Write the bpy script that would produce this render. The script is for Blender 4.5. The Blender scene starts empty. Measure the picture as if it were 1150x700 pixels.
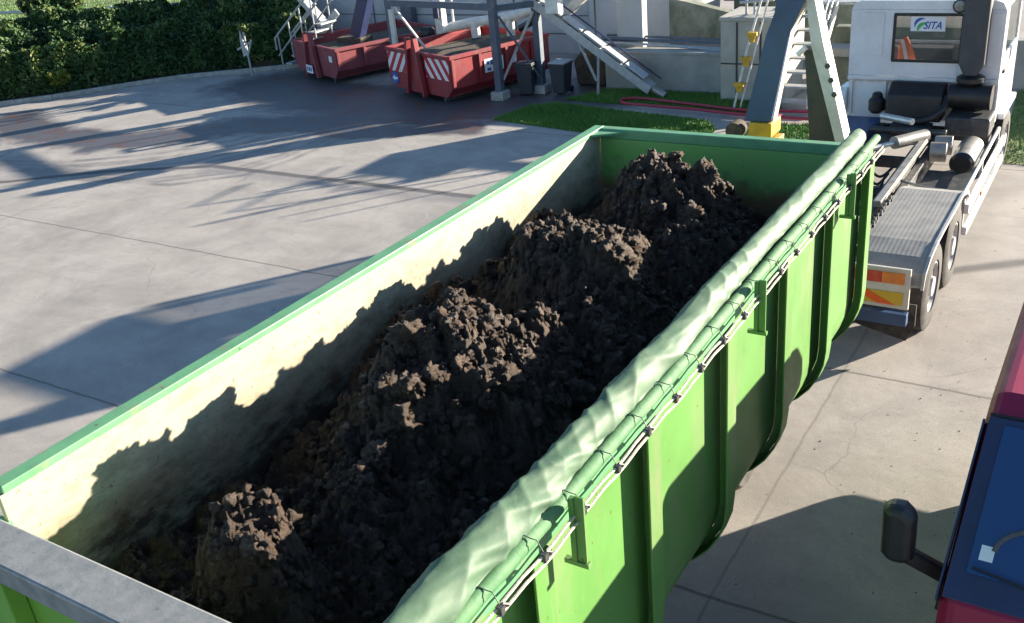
import bpy, bmesh, math, random
import numpy as np
from mathutils import Vector, Matrix, noise
R = math.radians
random.seed(7); rng = np.random.default_rng(7)
S = bpy.context.scene; COL = S.collection

# ------------------------------------------------------------------ camera
yaw, pit, roll = .591887, .446025, -.098991
fw = Vector((-math.sin(yaw)*math.cos(pit), math.cos(yaw)*math.cos(pit), -math.sin(pit)))
r0 = Vector((math.cos(yaw), math.sin(yaw), 0)); u0 = r0.cross(fw)
rt = r0*math.cos(roll) + u0*math.sin(roll); up = -r0*math.sin(roll) + u0*math.cos(roll)
cd = bpy.data.cameras.new('camera'); cam = bpy.data.objects.new('camera', cd); COL.objects.link(cam)
cam.matrix_world = Matrix(((rt.x, up.x, -fw.x, 4.48535), (rt.y, up.y, -fw.y, -1.82075), (rt.z, up.z, -fw.z, 5.64627), (0, 0, 0, 1)))
cd.sensor_width = 36; cd.lens = 36*1105.54/1150; cd.clip_start = .05; cd.clip_end = 800
S.camera = cam
# ------------------------------------------------------------------ light
SUN_AZ, SUN_EL = R(37), R(12.0)        # azimuth from +Y towards +X
w = bpy.data.worlds.new('World'); S.world = w; w.use_nodes = True
nt = w.node_tree; bg = nt.nodes['Background']
sky = nt.nodes.new('ShaderNodeTexSky'); sky.sky_type = 'NISHITA'; sky.sun_disc = False
sky.sun_elevation = SUN_EL; sky.sun_rotation = SUN_AZ; sky.air_density = 1.0; sky.dust_density = .3; sky.ozone_density = 3.0
nt.links.new(sky.outputs[0], bg.inputs[0]); bg.inputs[1].default_value = .065
sl = bpy.data.lights.new('sun', 'SUN'); sl.energy = 5.0; sl.angle = R(.5); sl.color = (1, .89, .73)
so = bpy.data.objects.new('sun', sl); COL.objects.link(so)
sd = Vector((math.sin(SUN_AZ)*math.cos(SUN_EL), math.cos(SUN_AZ)*math.cos(SUN_EL), math.sin(SUN_EL)))
so.rotation_euler = sd.to_track_quat('Z', 'Y').to_euler(); so.location = (20, 30, 20)
S.view_settings.view_transform = 'Standard'; S.view_settings.look = 'None'
S.view_settings.gamma = 1; S.view_settings.use_curve_mapping = False
S.view_settings.exposure = 2.05

# ------------------------------------------------------------------ materials
class NT:
    def __init__(s, name):
        s.m = bpy.data.materials.new(name); s.m.use_nodes = True; s.t = s.m.node_tree
        s.b = s.t.nodes['Principled BSDF']; s.c = None
    def n(s, typ, **k):
        x = s.t.nodes.new('ShaderNode'+typ)
        for a, v in k.items(): setattr(x, a, v)
        return x
    def l(s, a, b): s.t.links.new(a, b)
    def co(s, kind='Object'):
        if s.c is None: s.c = s.n('TexCoord')
        return s.c.outputs[kind]
    def pos(s): return s.n('NewGeometry').outputs['Position']
    def noise(s, scale, detail=6, rough=.6, vec=None, dist=0, stretch=None):
        v = vec or s.pos()
        if stretch:
            mp = s.n('Mapping'); mp.inputs['Scale'].default_value = stretch; s.l(v, mp.inputs[0]); v = mp.outputs[0]
        x = s.n('TexNoise'); x.inputs['Scale'].default_value = scale; x.inputs['Detail'].default_value = detail
        x.inputs['Roughness'].default_value = rough; x.inputs['Distortion'].default_value = dist
        s.l(v, x.inputs['Vector']); return x.outputs['Fac']
    def ramp(s, fac, stops):
        x = s.n('ValToRGB'); e = x.color_ramp.elements
        while len(e) < len(stops): e.new(.5)
        for i, (p, c) in enumerate(stops):
            e[i].position = p; e[i].color = (*c, 1) if isinstance(c, tuple) else (c, c, c, 1)
        s.l(fac, x.inputs[0]); return x.outputs[0]
    def math(s, op, a, b=None, c=None, clamp=False):
        x = s.n('Math', operation=op, use_clamp=clamp)
        for i, v in enumerate((a, b, c)):
            if v is None: continue
            if isinstance(v, (int, float)): x.inputs[i].default_value = v
            else: s.l(v, x.inputs[i])
        return x.outputs[0]
    def vmath(s, op, a, b=None, out=0):
        x = s.n('VectorMath', operation=op)
        for i, v in enumerate((a, b)):
            if v is None: continue
            if isinstance(v, (tuple, list)): x.inputs[i].default_value = v
            else: s.l(v, x.inputs[i])
        return x.outputs[out]
    def mix(s, fac, a, b):
        x = s.n('Mix', data_type='RGBA')
        for i, v in ((0, fac), (6, a), (7, b)):
            if isinstance(v, (int, float)): x.inputs[i].default_value = v
            elif isinstance(v, tuple): x.inputs[i].default_value = (*v, 1)
            else: s.l(v, x.inputs[i])
        return x.outputs[2]
    def bump(s, h, strength=.3, dist=.02):
        x = s.n('Bump'); x.inputs['Strength'].default_value = strength; x.inputs['Distance'].default_value = dist
        s.l(h, x.inputs['Height']); s.l(x.outputs[0], s.b.inputs['Normal'])
    def set(s, **k):
        for a, v in k.items():
            i = s.b.inputs[a.replace('_', ' ')]
            if isinstance(v, (int, float)): i.default_value = v
            elif isinstance(v, tuple): i.default_value = (*v, 1)
            else: s.l(v, i)

def mat(name, c, c2=None, scale=3., rough=.6, metal=0., bump=.15, bscale=40., lo=.4, hi=.65, grime=None, gl=.55, gh=.75, gs=1.5, stretch=None, coat=0., specks=False):
    x = NT(name); c2 = c2 or tuple(v*.75 for v in c)
    f = x.ramp(x.noise(scale, 6, .6), [(lo, c), (hi, c2)])
    if grime:
        g = x.ramp(x.noise(gs, 8, .65, stretch=stretch), [(gl, 0.), (gh, 1.)])
        f = x.mix(g, f, grime)
    if specks:
        vo = x.n('TexVoronoi'); vo.inputs['Scale'].default_value = 9.; x.l(x.pos(), vo.inputs['Vector'])
        f = x.mix(x.ramp(x.math('ADD', vo.outputs['Distance'], x.math('MULTIPLY', x.noise(30, 4), .25)), [(.17, .75), (.22, 0.)]), f, (.10, .05, .025))
        f = x.mix(x.ramp(x.noise(6, 9, .8, stretch=(8, 8, .5)), [(.60, 0.), (.70, .35)]), f, tuple(v*1.7+.03 for v in c))
        f = x.mix(x.ramp(x.noise(5, 9, .8, stretch=(.6, .6, 9)), [(.66, 0.), (.72, .4)]), f, (.16, .15, .10))
    r = x.math('MULTIPLY_ADD', x.noise(scale*3, 4), .3, rough-.15)
    x.set(Base_Color=f, Roughness=r, Metallic=metal, Coat_Weight=coat)
    if bump: x.bump(x.noise(bscale, 4), bump, .01)
    return x.m
M = {}
M['green_side'] = mat('green_paint_side', (.105, .26, .058), (.09, .22, .05), 1.2, .5, bump=.05, grime=(.20, .22, .12), gl=.52, gh=.80, gs=3.0, stretch=(1, 1, .22), specks=True)
M['green_rim'] = mat('green_paint_rim', (.13, .33, .16), (.10, .27, .13), 4, .45, bump=.08, grime=(.22, .19, .12), gl=.56, gh=.74, gs=7, specks=True)
M['tarp_tube'] = mat('green_cover_tube', (.055, .16, .065), (.09, .20, .09), 6, .75, bump=.2, grime=(.16, .24, .14), gl=.55, gh=.75, gs=9)
M['galv'] = mat('galvanised_rim', (.30, .30, .29), (.22, .23, .22), 12, .5, metal=.3, bump=.12, grime=(.10, .09, .08), gl=.64, gh=.74, gs=26)
M['white'] = mat('white_cab_paint', (.74, .75, .76), (.66, .66, .66), 2, .3, bump=.02, grime=(.45, .42, .36), gl=.62, gh=.85, gs=2.6, stretch=(1, 1, .35), coat=.3)
M['offwhite'] = mat('off_white_paint', (.62, .6, .55), (.5, .48, .43), 5, .5, grime=(.3, .22, .15), gl=.62, gh=.8, gs=7)
M['blue'] = mat('steel_blue_paint', (.032, .072, .17), (.026, .058, .13), 3, .45, grime=(.10, .08, .06), gl=.66, gh=.8, gs=6)
M['navy'] = mat('navy_paint', (.025, .035, .10), (.02, .03, .07), 3, .4)
M['olive'] = mat('dark_greasy_steel', (.032, .033, .034), (.05, .046, .036), 6, .55, grime=(.10, .055, .02), gl=.6, gh=.8, gs=5)
M['yellow'] = mat('yellow_paint', (.62, .36, .02), (.45, .26, .02), 8, .5, grime=(.1, .06, .03), gl=.6, gh=.75, gs=14)
M['black'] = mat('black_plastic', (.012, .012, .014), (.02, .02, .022), 6, .45, bump=.05)
M['rubber'] = mat('rubber', (.025, .024, .023), (.06, .055, .05), 8, .85, bump=.3, bscale=60)
M['darkm'] = mat('dark_chassis_metal', (.03, .034, .042), (.06, .06, .06), 6, .5, metal=.1, grime=(.13, .12, .10), gl=.52, gh=.75, gs=8)
M['grey_deck'] = mat('grey_deck_metal', (.24, .24, .235), (.17, .17, .165), 6, .55, grime=(.08, .075, .07), gl=.58, gh=.75, gs=7)
M['alu'] = mat('aluminium', (.6, .6, .58), (.45, .44, .42), 8, .38, metal=.6, bump=.04)
M['silver'] = mat('silver_tank', (.36, .35, .32), (.24, .23, .21), 5, .4, metal=.4, grime=(.1, .09, .07), gl=.6, gh=.8, gs=8)
M['redskip'] = mat('faded_red_paint', (.30, .028, .035), (.22, .022, .03), 2.5, .55, bump=.12, grime=(.16, .10, .09), gl=.52, gh=.75, gs=3.4, stretch=(1, 1, .4))
M['pinkskip'] = mat('chalky_red_paint', (.26, .06, .07), (.2, .04, .05), 2.5, .6, bump=.12, grime=(.28, .03, .02), gl=.55, gh=.72, gs=2.0, stretch=(1, 1, .5))
M['rust'] = mat('rusty_brown_load', (.10, .075, .05), (.05, .04, .03), 9, .9, bump=.5, bscale=30)
M['redvan'] = mat('crimson_vehicle_paint', (.26, .004, .045), (.24, .004, .04), 2, .5, bump=.0)
M['orange'] = mat('amber_lens', (.75, .22, .02), (.6, .16, .02), 8, .3, bump=.0, coat=.5)
M['pole'] = mat('grey_blue_steel', (.065, .09, .13), (.09, .115, .15), 5, .5, grime=(.2, .18, .15), gl=.58, gh=.76, gs=6)
M['galvpale'] = mat('pale_galvanised', (.42, .43, .43), (.33, .34, .35), 7, .5, metal=.15)
M['whitepipe'] = mat('white_pipework', (.72, .70, .66), (.55, .53, .48), 6, .45)
M['conc'] = mat('wall_concrete', (.34, .335, .31), (.26, .26, .245), 1.6, .9, bump=.4, bscale=18, grime=(.17, .18, .14), gl=.52, gh=.72, gs=1.4, stretch=(1, 1, .3))
M['moss'] = mat('mossy_concrete', (.24, .245, .20), (.13, .15, .105), 2.2, .95, bump=.5, bscale=16, grime=(.08, .10, .06), gl=.5, gh=.66, gs=1.6, stretch=(1, 1, .35))
M['bldg'] = mat('pale_building_panel', (.42, .44, .46), (.36, .38, .40), 1.2, .8, bump=.1, grime=(.27, .28, .28), gl=.56, gh=.8, gs=1.0, stretch=(1, 1, .25))
M['pillar'] = mat('pale_render', (.42, .43, .44), (.37, .38, .39), 2, .85, bump=.15)
M['cabinet'] = mat('beige_concrete_panel', (.42, .40, .35), (.34, .33, .29), 2.5, .85, bump=.2, grime=(.24, .23, .2), gl=.58, gh=.78, gs=3, stretch=(1, 1, .3))
M['hose'] = mat('red_hose', (.38, .02, .05), (.30, .02, .04), 9, .45, bump=.1)
M['rope'] = mat('pale_rope', (.55, .50, .42), (.35, .32, .27), 60, .8, bump=.5, bscale=200)
M['kerb'] = mat('kerb_concrete', (.4, .39, .36), (.27, .26, .24), 6, .9, bump=.3)
M['paper'] = mat('paper_white', (.75, .77, .8), (.7, .72, .75), 5, .7, bump=.0)
M['inkblue'] = mat('blue_ink', (.03, .09, .35), (.03, .09, .35), 5, .6, bump=.0)
M['inkgreen'] = mat('green_ink', (.06, .42, .12), (.06, .42, .12), 5, .6, bump=.0)
M['redlens'] = mat('red_lens', (.5, .02, .01), (.55, .08, .01), 14, .3, bump=.0, coat=.4)
M['lime'] = mat('lime_tailgate_paint', (.2, .42, .05), (.16, .35, .05), 2, .45, bump=.05, grime=(.14, .2, .07), gl=.6, gh=.8, gs=4)
M['hiviz'] = mat('hi_vis_orange', (.8, .16, .03), (.7, .13, .03), 8, .8)
M['seat'] = mat('grey_seat_cloth', (.10, .10, .11), (.07, .07, .08), 20, .9)
M['darkbin'] = mat('dark_bin_plastic', (.025, .03, .04), (.035, .04, .05), 5, .5)
M['stem'] = mat('woody_stem', (.09, .07, .05), (.06, .05, .035), 20, .9)

def m_glass(name, c, alpha=.3, rough=.03):
    x = NT(name); x.set(Base_Color=c, Roughness=rough, Alpha=alpha, IOR=1.5); x.b.inputs['Specular IOR Level'].default_value = .8
    return x.m
M['glass'] = m_glass('cab_glass', (.06, .09, .09), .28)
M['vglass'] = m_glass('sky_tinted_windscreen', (.018, .065, .19), .85, .04)  # blue tint raised to stand in for the reflected sky

def m_soil():
    x = NT('dark_soil')
    a = x.noise(9, 8, .7); b = x.noise(70, 5, .7)
    base = x.ramp(a, [(.35, (.040, .025, .016)), (.52, (.10, .063, .041)), (.7, (.185, .122, .082))])
    base = x.mix(x.ramp(x.noise(1.3, 3), [(.55, 0.), (.75, .55)]), base, (.085, .043, .022))
    base = x.mix(x.ramp(b, [(.6, 0.), (.75, .5)]), base, (.15, .11, .08))
    x.set(Base_Color=base, Roughness=x.ramp(x.noise(5, 6), [(.4, .5), (.6, .85)])); x.b.inputs['Specular IOR Level'].default_value = .5
    h = x.math('ADD', x.noise(38, 8, .78), x.math('MULTIPLY', x.noise(130, 4, .75), .7))
    x.bump(h, 1., .045); return x.m
M['soil'] = m_soil()

def m_inner(name, clean, mid, zlo, zhi, rusty):
    # painted sheet with old soil smears and rust, dirtier where the load rubs (world height)
    x = NT(name); p = x.pos(); sep = x.n('SeparateXYZ'); x.l(p, sep.inputs[0])
    col = x.ramp(x.noise(3, 6), [(.4, clean), (.65, mid)])
    t = x.math('DIVIDE', x.math('SUBTRACT', sep.outputs[2], zlo), zhi-zlo)
    n1 = x.noise(2.2, 8, .72, stretch=(1, .6, 1.6)); n2 = x.noise(14, 6, .75, stretch=(1, .5, 1))
    v = x.math('ADD', t, x.math('MULTIPLY', x.math('SUBTRACT', n1, .5), 1.5))
    v = x.math('ADD', v, x.math('MULTIPLY', x.math('SUBTRACT', n2, .5), 1.1))
    d = x.ramp(v, [(.22, 1.), (.55, .45), (.95, 0.)])
    col = x.mix(d, col, (.040, .028, .020))
    d2 = x.ramp(x.math('ADD', t, x.math('MULTIPLY', x.math('SUBTRACT', x.noise(5, 7, .7), .5), .9)), [(.35, .0), (.55, rusty), (.85, 0.)])
    col = x.mix(d2, col, (.19, .10, .05))
    smear = x.ramp(x.noise(3.5, 10, .78, stretch=(1, .5, 2.2), dist=.5), [(.53, 0.), (.68, .6)])
    col = x.mix(x.math('MULTIPLY', smear, x.ramp(t, [(.2, 1.), (1.1, .35)])), col, (.13, .10, .07))
    scr = x.ramp(x.noise(4, 8, .8, stretch=(1, .35, 7)), [(.62, 0.), (.70, .4)]); col = x.mix(scr, col, (.24, .27, .17))
    specks = x.ramp(x.noise(28, 3, .6), [(.64, 0.), (.70, .7)])
    col = x.mix(specks, col, (.12, .09, .06))
    x.set(Base_Color=col, Roughness=.6); x.bump(x.noise(18, 5), .1, .01); return x.m
M['inner_left'] = m_inner('dusty_inner_wall', (.43, .37, .265), (.33, .35, .25), 2.0, 2.92, .35)
M['inner_far'] = m_inner('green_inner_wall', (.15, .40, .09), (.20, .38, .12), 2.1, 2.72, .9)

def m_tarp():
    x = NT('sage_green_tarpaulin')
    c = x.ramp(x.noise(5, 6), [(.4, (.068, .128, .078)), (.62, (.095, .155, .098))])
    c = x.mix(x.ramp(x.noise(30, 4), [(.6, 0.), (.75, .35)]), c, (.2, .22, .14))
    x.set(Base_Color=c, Roughness=.6); x.b.inputs['Specular IOR Level'].default_value = .3
    x.bump(x.noise(7, 3, .5, dist=1.0, stretch=(1, .5, 1)), .22, .02); return x.m
M['tarp'] = m_tarp()

def m_mudguard():
    x = NT('ribbed_grey_mudguard')
    sep = x.n('SeparateXYZ'); x.l(x.pos(), sep.inputs[0])
    wv = x.math('SINE', x.math('MULTIPLY', sep.outputs[0], 2*math.pi/.05))
    c = x.ramp(x.noise(4, 6), [(.4, (.27, .265, .25)), (.65, (.19, .19, .185))])
    c = x.mix(x.ramp(wv, [(.0, 0.), (1., .10)]), c, (.12, .12, .12))
    x.set(Base_Color=c, Roughness=.6)
    x.bump(wv, .09, .006); return x.m
M['mudguard'] = m_mudguard()

def m_stripes(name, ang, ca, cb, period, ox=0.):
    x = NT(name); v = x.vmath('DOT_PRODUCT', x.co('Object'), (math.cos(ang), 0., math.sin(ang)), out=1)
    s = x.math('FRACT', x.math('ADD', x.math('DIVIDE', v, period), 10.+ox))
    c = x.mix(x.math('GREATER_THAN', s, .5), ca, cb)
    c = x.mix(x.ramp(x.noise(9, 5), [(.55, 0.), (.8, .45)]), c, (.2, .14, .13))
    x.set(Base_Color=c, Roughness=.4); return x.m
M['stripe_a'] = m_stripes('hazard_stripe_rising', R(-38), (.75, .72, .72), (.48, .02, .03), .24)
M['stripe_b'] = m_stripes('hazard_stripe_falling', R(218), (.75, .72, .72), (.48, .02, .03), .24, .25)

def m_ground():
    x = NT('yard_concrete'); p = x.pos()
    warp = x.n('TexNoise'); warp.inputs['Scale'].default_value = 1.1; warp.inputs['Detail'].default_value = 6; x.l(p, warp.inputs['Vector'])
    wv = x.vmath('MULTIPLY', x.vmath('SUBTRACT', warp.outputs['Color'], (.5, .5, .5)), (.10, .10, 0))
    q = x.vmath('ADD', p, wv); q = x.vmath('MULTIPLY', q, (1, 1, 0))
    warp2 = x.n('TexNoise'); warp2.inputs['Scale'].default_value = .45; warp2.inputs['Detail'].default_value = 5; x.l(p, warp2.inputs['Vector'])
    big = x.vmath('ADD', p, x.vmath('MULTIPLY', x.vmath('SUBTRACT', warp2.outputs['Color'], (.5, .5, .5)), (2.4, 1.2, 0)))
    big = x.vmath('MULTIPLY', big, (1, 1, 0))
    def seg(v, A, B):
        A = Vector((*A, 0)); B = Vector((*B, 0)); d = B-A; L = d.length; d = d/L
        rel = x.vmath('SUBTRACT', v, tuple(A)); t = x.vmath('DOT_PRODUCT', rel, tuple(d), out=1)
        t = x.math('MINIMUM', x.math('MAXIMUM', t, 0.), L)
        sc = x.n('VectorMath', operation='SCALE'); sc.inputs[0].default_value = tuple(d); x.l(t, sc.inputs['Scale'])
        return x.vmath('LENGTH', x.vmath('SUBTRACT', rel, sc.outputs[0]), out=1)
    def poly(v, pts):
        o = None
        for a, b in zip(pts, pts[1:]):
            s_ = seg(v, a, b); o = s_ if o is None else x.math('MINIMUM', o, s_)
        return o
    base = x.ramp(x.noise(.9, 8, .65), [(.35, (.33, .30, .268)), (.6, (.425, .388, .35)), (.75, (.37, .34, .31))])
    base = x.mix(x.ramp(x.noise(60, 4, .7), [(.4, .0), (.7, .35)]), base, (.22, .205, .19))
    base = x.mix(x.ramp(x.noise(3.2, 7, .7, dist=.6), [(.58, 0.), (.74, .30)]), base, (.20, .19, .18))
    spots = x.n('TexVoronoi'); spots.inputs['Scale'].default_value = 2.3; x.l(q, spots.inputs['Vector'])
    base = x.mix(x.ramp(spots.outputs['Distance'], [(.03, .6), (.06, 0.)]), base, (.10, .09, .08))
    # broad brushed finish / tyre scuffs along the yard
    base = x.mix(x.ramp(x.noise(2.2, 6, .6, stretch=(.22, 1.6, 1)), [(.5, 0.), (.75, .28)]), base, (.18, .175, .17))
    stain = x.ramp(x.noise(.55, 9, .72, dist=.8), [(.47, 0.), (.64, .5)]); base = x.mix(stain, base, (.21, .20, .19))
    pale = x.ramp(x.noise(1.9, 8, .75, dist=.4), [(.60, 0.), (.74, .45)]); base = x.mix(pale, base, (.50, .46, .42))
    v2 = x.n('TexVoronoi'); v2.inputs['Scale'].default_value = 26.; x.l(p, v2.inputs['Vector'])
    base = x.mix(x.ramp(v2.outputs['Distance'], [(.10, .55), (.2, 0.)]), base, (.16, .15, .14))
    ck = x.n('TexVoronoi', feature='DISTANCE_TO_EDGE'); ck.inputs['Scale'].default_value = .28; x.l(big, ck.inputs['Vector'])
    base = x.mix(x.math('MULTIPLY', x.ramp(ck.outputs['Distance'], [(.001, .5), (.0035, 0.)]), x.ramp(x.noise(.5, 3), [(.52, 0.), (.6, 1.)])), base, (.15, .14, .13))
    def line(d, w0, w1, amt=.85, col=(.07, .065, .06)):
        nonlocal base
        base = x.mix(x.ramp(x.math('DIVIDE', d, w1), [(w0/w1, amt), (1., 0.)]), base, col)
    for y in (0., 4.03, 8.02, 15.6):
        line(poly(q, [(-30, y+.06), (12, y-.02)]), .008, .025, .65)
    line(poly(q, [(2.2, -8), (2.22, 20)]), .006, .02, .35); line(poly(q, [(-13.5, -8), (-13.4, 20)]), .01, .03, .25)
    line(poly(q, [(2.7, 11.1), (3.6, 11.75), (6, 11.9)]), .05, .16, .8, (.09, .085, .085))
    line(poly(q, [(-19, 8.4), (-15.9, 9.45), (-14.0, 10.75), (-11.8, 11.72), (-9.0, 11.75), (-5, 11.72), (2.4, 11.7)]), .06, .13, .85, (.055, .055, .06))
    line(poly(q, [(-11.8, 11.5), (-9.0, 11.5), (-7.2, 11.4), (-5, 11.55)]), .05, .3, .45, (.15, .15, .17))
    # wet, oily wash-down area round the skips and its run-off
    wet = x.math('DIVIDE', poly(big, [(-16.5, 18.2), (-13, 17.2), (-10.5, 16.6), (-7.4, 17.8), (-7, 19)]), 2.1)
    w2 = x.math('DIVIDE', poly(big, [(-21.5, 13.3), (-18.5, 12.6), (-16.2, 12.3), (-13.5, 14.4), (-11.5, 15.2)]), 1.0)
    w3 = x.math('DIVIDE', poly(big, [(-13.5, 14.6), (-10.5, 14.8), (-8, 15.5)]), .75)
    wm = x.math('MINIMUM', x.math('MINIMUM', wet, w2), w3)
    wm = x.math('ADD', wm, x.math('MULTIPLY', x.math('SUBTRACT', x.noise(1.6, 7, .7), .5), 1.0))
    wf = x.ramp(wm, [(.55, 1.), (.95, 0.)])
    # wet tyre tracks, doubling as painted long shadow streaks: a fan of arcs
    tr = None
    for k in range(9):
        o = .52*k + .16*math.sin(k*2.3)
        pts = [(-12.4+o*.5, 15.2-o*.05), (-12.9+o*.62, 13.4-o*.22), (-13.9+o*.8, 12.1-o*.16), (-15.8+o, 10.9-.1*o), (-19+o, 10.2-.05*o)]
        d = poly(q, pts); tr = d if tr is None else x.math('MINIMUM', tr, d)
    for pts in ([(-20.5, 12.6), (-18.6, 11.0), (-18.4, 9.0)], [(-20.1, 12.4), (-18.0, 11.0), (-17.6, 8.6)], [(-18, 12.4), (-17.2, 11.6), (-16.0, 12.4)]):
        tr = x.math('MINIMUM', tr, poly(q, pts))
    tf = x.math('MULTIPLY', x.ramp(x.math('DIVIDE', tr, .14), [(.2, .62), (1., 0.)]), x.ramp(x.noise(1.1, 5, .7), [(.36, .15), (.6, 1.)]))
    wet_and_streaks = x.math('MAXIMUM', wf, tf)
    base = x.mix(x.math('MULTIPLY', wet_and_streaks, .88), base, (.06, .062, .072))
    base = x.mix(x.math('MULTIPLY', x.math('MULTIPLY', wf, x.ramp(x.noise(2.0, 5), [(.5, 0.), (.62, 1.)])), .6), base, (.13, .055, .035))
    x.set(Base_Color=base, Roughness=x.math('MULTIPLY_ADD', wet_and_streaks, -.45, .9))
    x.bump(x.math('ADD', x.noise(90, 5, .7), x.math('MULTIPLY', x.noise(9, 5), .6)), .35, .012); return x.m
M['ground'] = m_ground()
M['lawn'] = mat('lawn_soil', (.14, .18, .07), (.12, .13, .05), .8, .95, bump=.6, bscale=20, grime=(.22, .22, .08), gl=.5, gh=.7, gs=1.2)
def m_leaf(name, a, b, c):
    x = NT(name); oi = x.n('Attribute', attribute_name='tint')
    col = x.ramp(oi.outputs['Fac'], [(0., a), (.55, b), (1., c)])
    x.set(Base_Color=col, Roughness=.6); x.b.inputs['Specular IOR Level'].default_value = .3
    return x.m
M['leaf'] = m_leaf('hedge_leaves', (.018, .042, .012), (.04, .09, .022), (.11, .13, .03))
M['leafy'] = m_leaf('yellow_leaves', (.07, .10, .015), (.12, .15, .02), (.2, .21, .03))
M['grassm'] = m_leaf('grass_blades', (.07, .17, .03), (.12, .26, .045), (.24, .33, .09))

# ------------------------------------------------------------------ geometry helpers
class MB:
    def __init__(s): s.v = []; s.f = []; s.sm = False
    def add(s, vs, fs):
        o = len(s.v); s.v += [tuple(v) for v in vs]; s.f += [tuple(i+o for i in f) for f in fs]; return s
    def box(s, x0, x1, y0, y1, z0, z1):
        return s.add([(x, y, z) for x in (x0, x1) for y in (y0, y1) for z in (z0, z1)],
                     [(0, 1, 3, 2), (4, 6, 7, 5), (0, 4, 5, 1), (2, 3, 7, 6), (0, 2, 6, 4), (1, 5, 7, 3)])
    def beam(s, A, B, w, h, upv=(0, 0, 1), w2=None, h2=None):
        A = Vector(A); B = Vector(B); d = (B-A).normalized(); sx = d.cross(Vector(upv))
        if sx.length < 1e-4: sx = Vector((1, 0, 0))
        sx.normalize(); u = sx.cross(d); w2 = w2 or w; h2 = h2 or h; vs = []
        for P, a, b in ((A, w/2, h/2), (B, w2/2, h2/2)):
            vs += [P-sx*a-u*b, P+sx*a-u*b, P+sx*a+u*b, P-sx*a+u*b]
        return s.add(vs, [(3, 2, 1, 0), (4, 5, 6, 7), (0, 1, 5, 4), (1, 2, 6, 5), (2, 3, 7, 6), (3, 0, 4, 7)])
    def tube(s, pts, r, n=10, cap=True):
        pts = [Vector(p) for p in pts]; m = len(pts); rs = r if isinstance(r, (list, tuple)) else [r]*m
        ref = Vector((0, 0, 1)); vs = []
        for i, p in enumerate(pts):
            d = (pts[min(i+1, m-1)]-pts[max(i-1, 0)]).normalized()
            a = d.cross(ref)
            if a.length < .05: a = d.cross(Vector((0, 1, 0)))
            a.normalize(); b = a.cross(d)
            vs += [p+(a*math.cos(2*math.pi*k/n)+b*math.sin(2*math.pi*k/n))*rs[i] for k in range(n)]
        fs = [(i*n+k, i*n+(k+1) % n, (i+1)*n+(k+1) % n, (i+1)*n+k) for i in range(m-1) for k in range(n)]
        if cap: fs += [tuple(range(n-1, -1, -1)), tuple((m-1)*n+k for k in range(n))]
        s.sm = True; return s.add(vs, fs)
    def prism(s, prof, axis, a, b):
        n = len(prof); vs = []
        for t in (a, b):
            for p in prof: vs.append((t, *p) if axis == 0 else (p[0], t, p[1]) if axis == 1 else (p[0], p[1], t))
        return s.add(vs, [tuple(range(n)), tuple(range(2*n-1, n-1, -1))]+[(i, (i+1) % n, n+(i+1) % n, n+i) for i in range(n)])
    def lathe(s, C, axis, prof, n=28):
        # prof: (along axis, radius)
        A = Vector(axis).normalized(); a = A.orthogonal().normalized(); b = A.cross(a); C = Vector(C); vs = []
        for t, r in prof: vs += [C+A*t+(a*math.cos(2*math.pi*k/n)+b*math.sin(2*math.pi*k/n))*r for k in range(n)]
        m = len(prof)
        s.sm = True
        return s.add(vs, [(i*n+k, i*n+(k+1) % n, (i+1)*n+(k+1) % n, (i+1)*n+k) for i in range(m-1) for k in range(n)]
                     + [tuple(range(n-1, -1, -1)), tuple((m-1)*n+k for k in range(n))])
def world_loc(o):
    l = Vector((0, 0, 0))
    while o is not None: l += o.location; o = o.parent
    return l
def obj(name, mb, material, parent=None, bevel=0., local=False, smooth=None, fix=True):
    me = bpy.data.meshes.new(name); off = Vector((0, 0, 0)) if (parent is None or local) else world_loc(parent)
    me.from_pydata([(v[0]-off.x, v[1]-off.y, v[2]-off.z) for v in mb.v], [], mb.f)
    if fix:
        bm = bmesh.new(); bm.from_mesh(me); bmesh.ops.recalc_face_normals(bm, faces=bm.faces); bm.to_mesh(me); bm.free()
    me.materials.append(M[material] if isinstance(material, str) else material)
    o = bpy.data.objects.new(name, me); COL.objects.link(o); o.parent = parent
    if (mb.sm if smooth is None else smooth):
        me.polygons.foreach_set('use_smooth', [True]*len(me.polygons)); 
        try: me.set_sharp_from_angle(angle=R(35))
        except Exception: pass
    if bevel:
        b = o.modifiers.new('edge', 'BEVEL'); b.width = bevel; b.segments = 4 if bevel >= .04 else 2; b.limit_method = 'ANGLE'; b.angle_limit = R(40)
    return o
def tag(o, label=None, cat=None, group=None, kind=None):
    for k, v in (('label', label), ('category', cat), ('group', group), ('kind', kind)):
        if v: o[k] = v
    return o
def thing(name, loc, label, cat, group=None, rz=0):
    o = bpy.data.objects.new(name, None); COL.objects.link(o); o.location = loc; o.rotation_euler.z = rz
    o.empty_display_size = .2; return tag(o, label, cat, group)
def npmesh(name, V, F, material, parent=None, tint=None, smooth=False):
    me = bpy.data.meshes.new(name); k = F.shape[1]
    me.vertices.add(len(V)); me.vertices.foreach_set('co', V.astype(np.float32).ravel())
    me.loops.add(F.size); me.loops.foreach_set('vertex_index', F.astype(np.int32).ravel())
    me.polygons.add(len(F)); me.polygons.foreach_set('loop_start', np.arange(0, F.size, k, dtype=np.int32))
    me.update(calc_edges=True); me.validate()
    if tint is not None:
        a = me.attributes.new('tint', 'FLOAT', 'POINT'); a.data.foreach_set('value', tint.astype(np.float32))
    if smooth: me.polygons.foreach_set('use_smooth', [True]*len(me.polygons))
    me.materials.append(M[material]); o = bpy.data.objects.new(name, me); COL.objects.link(o); o.parent = parent; return o
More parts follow.
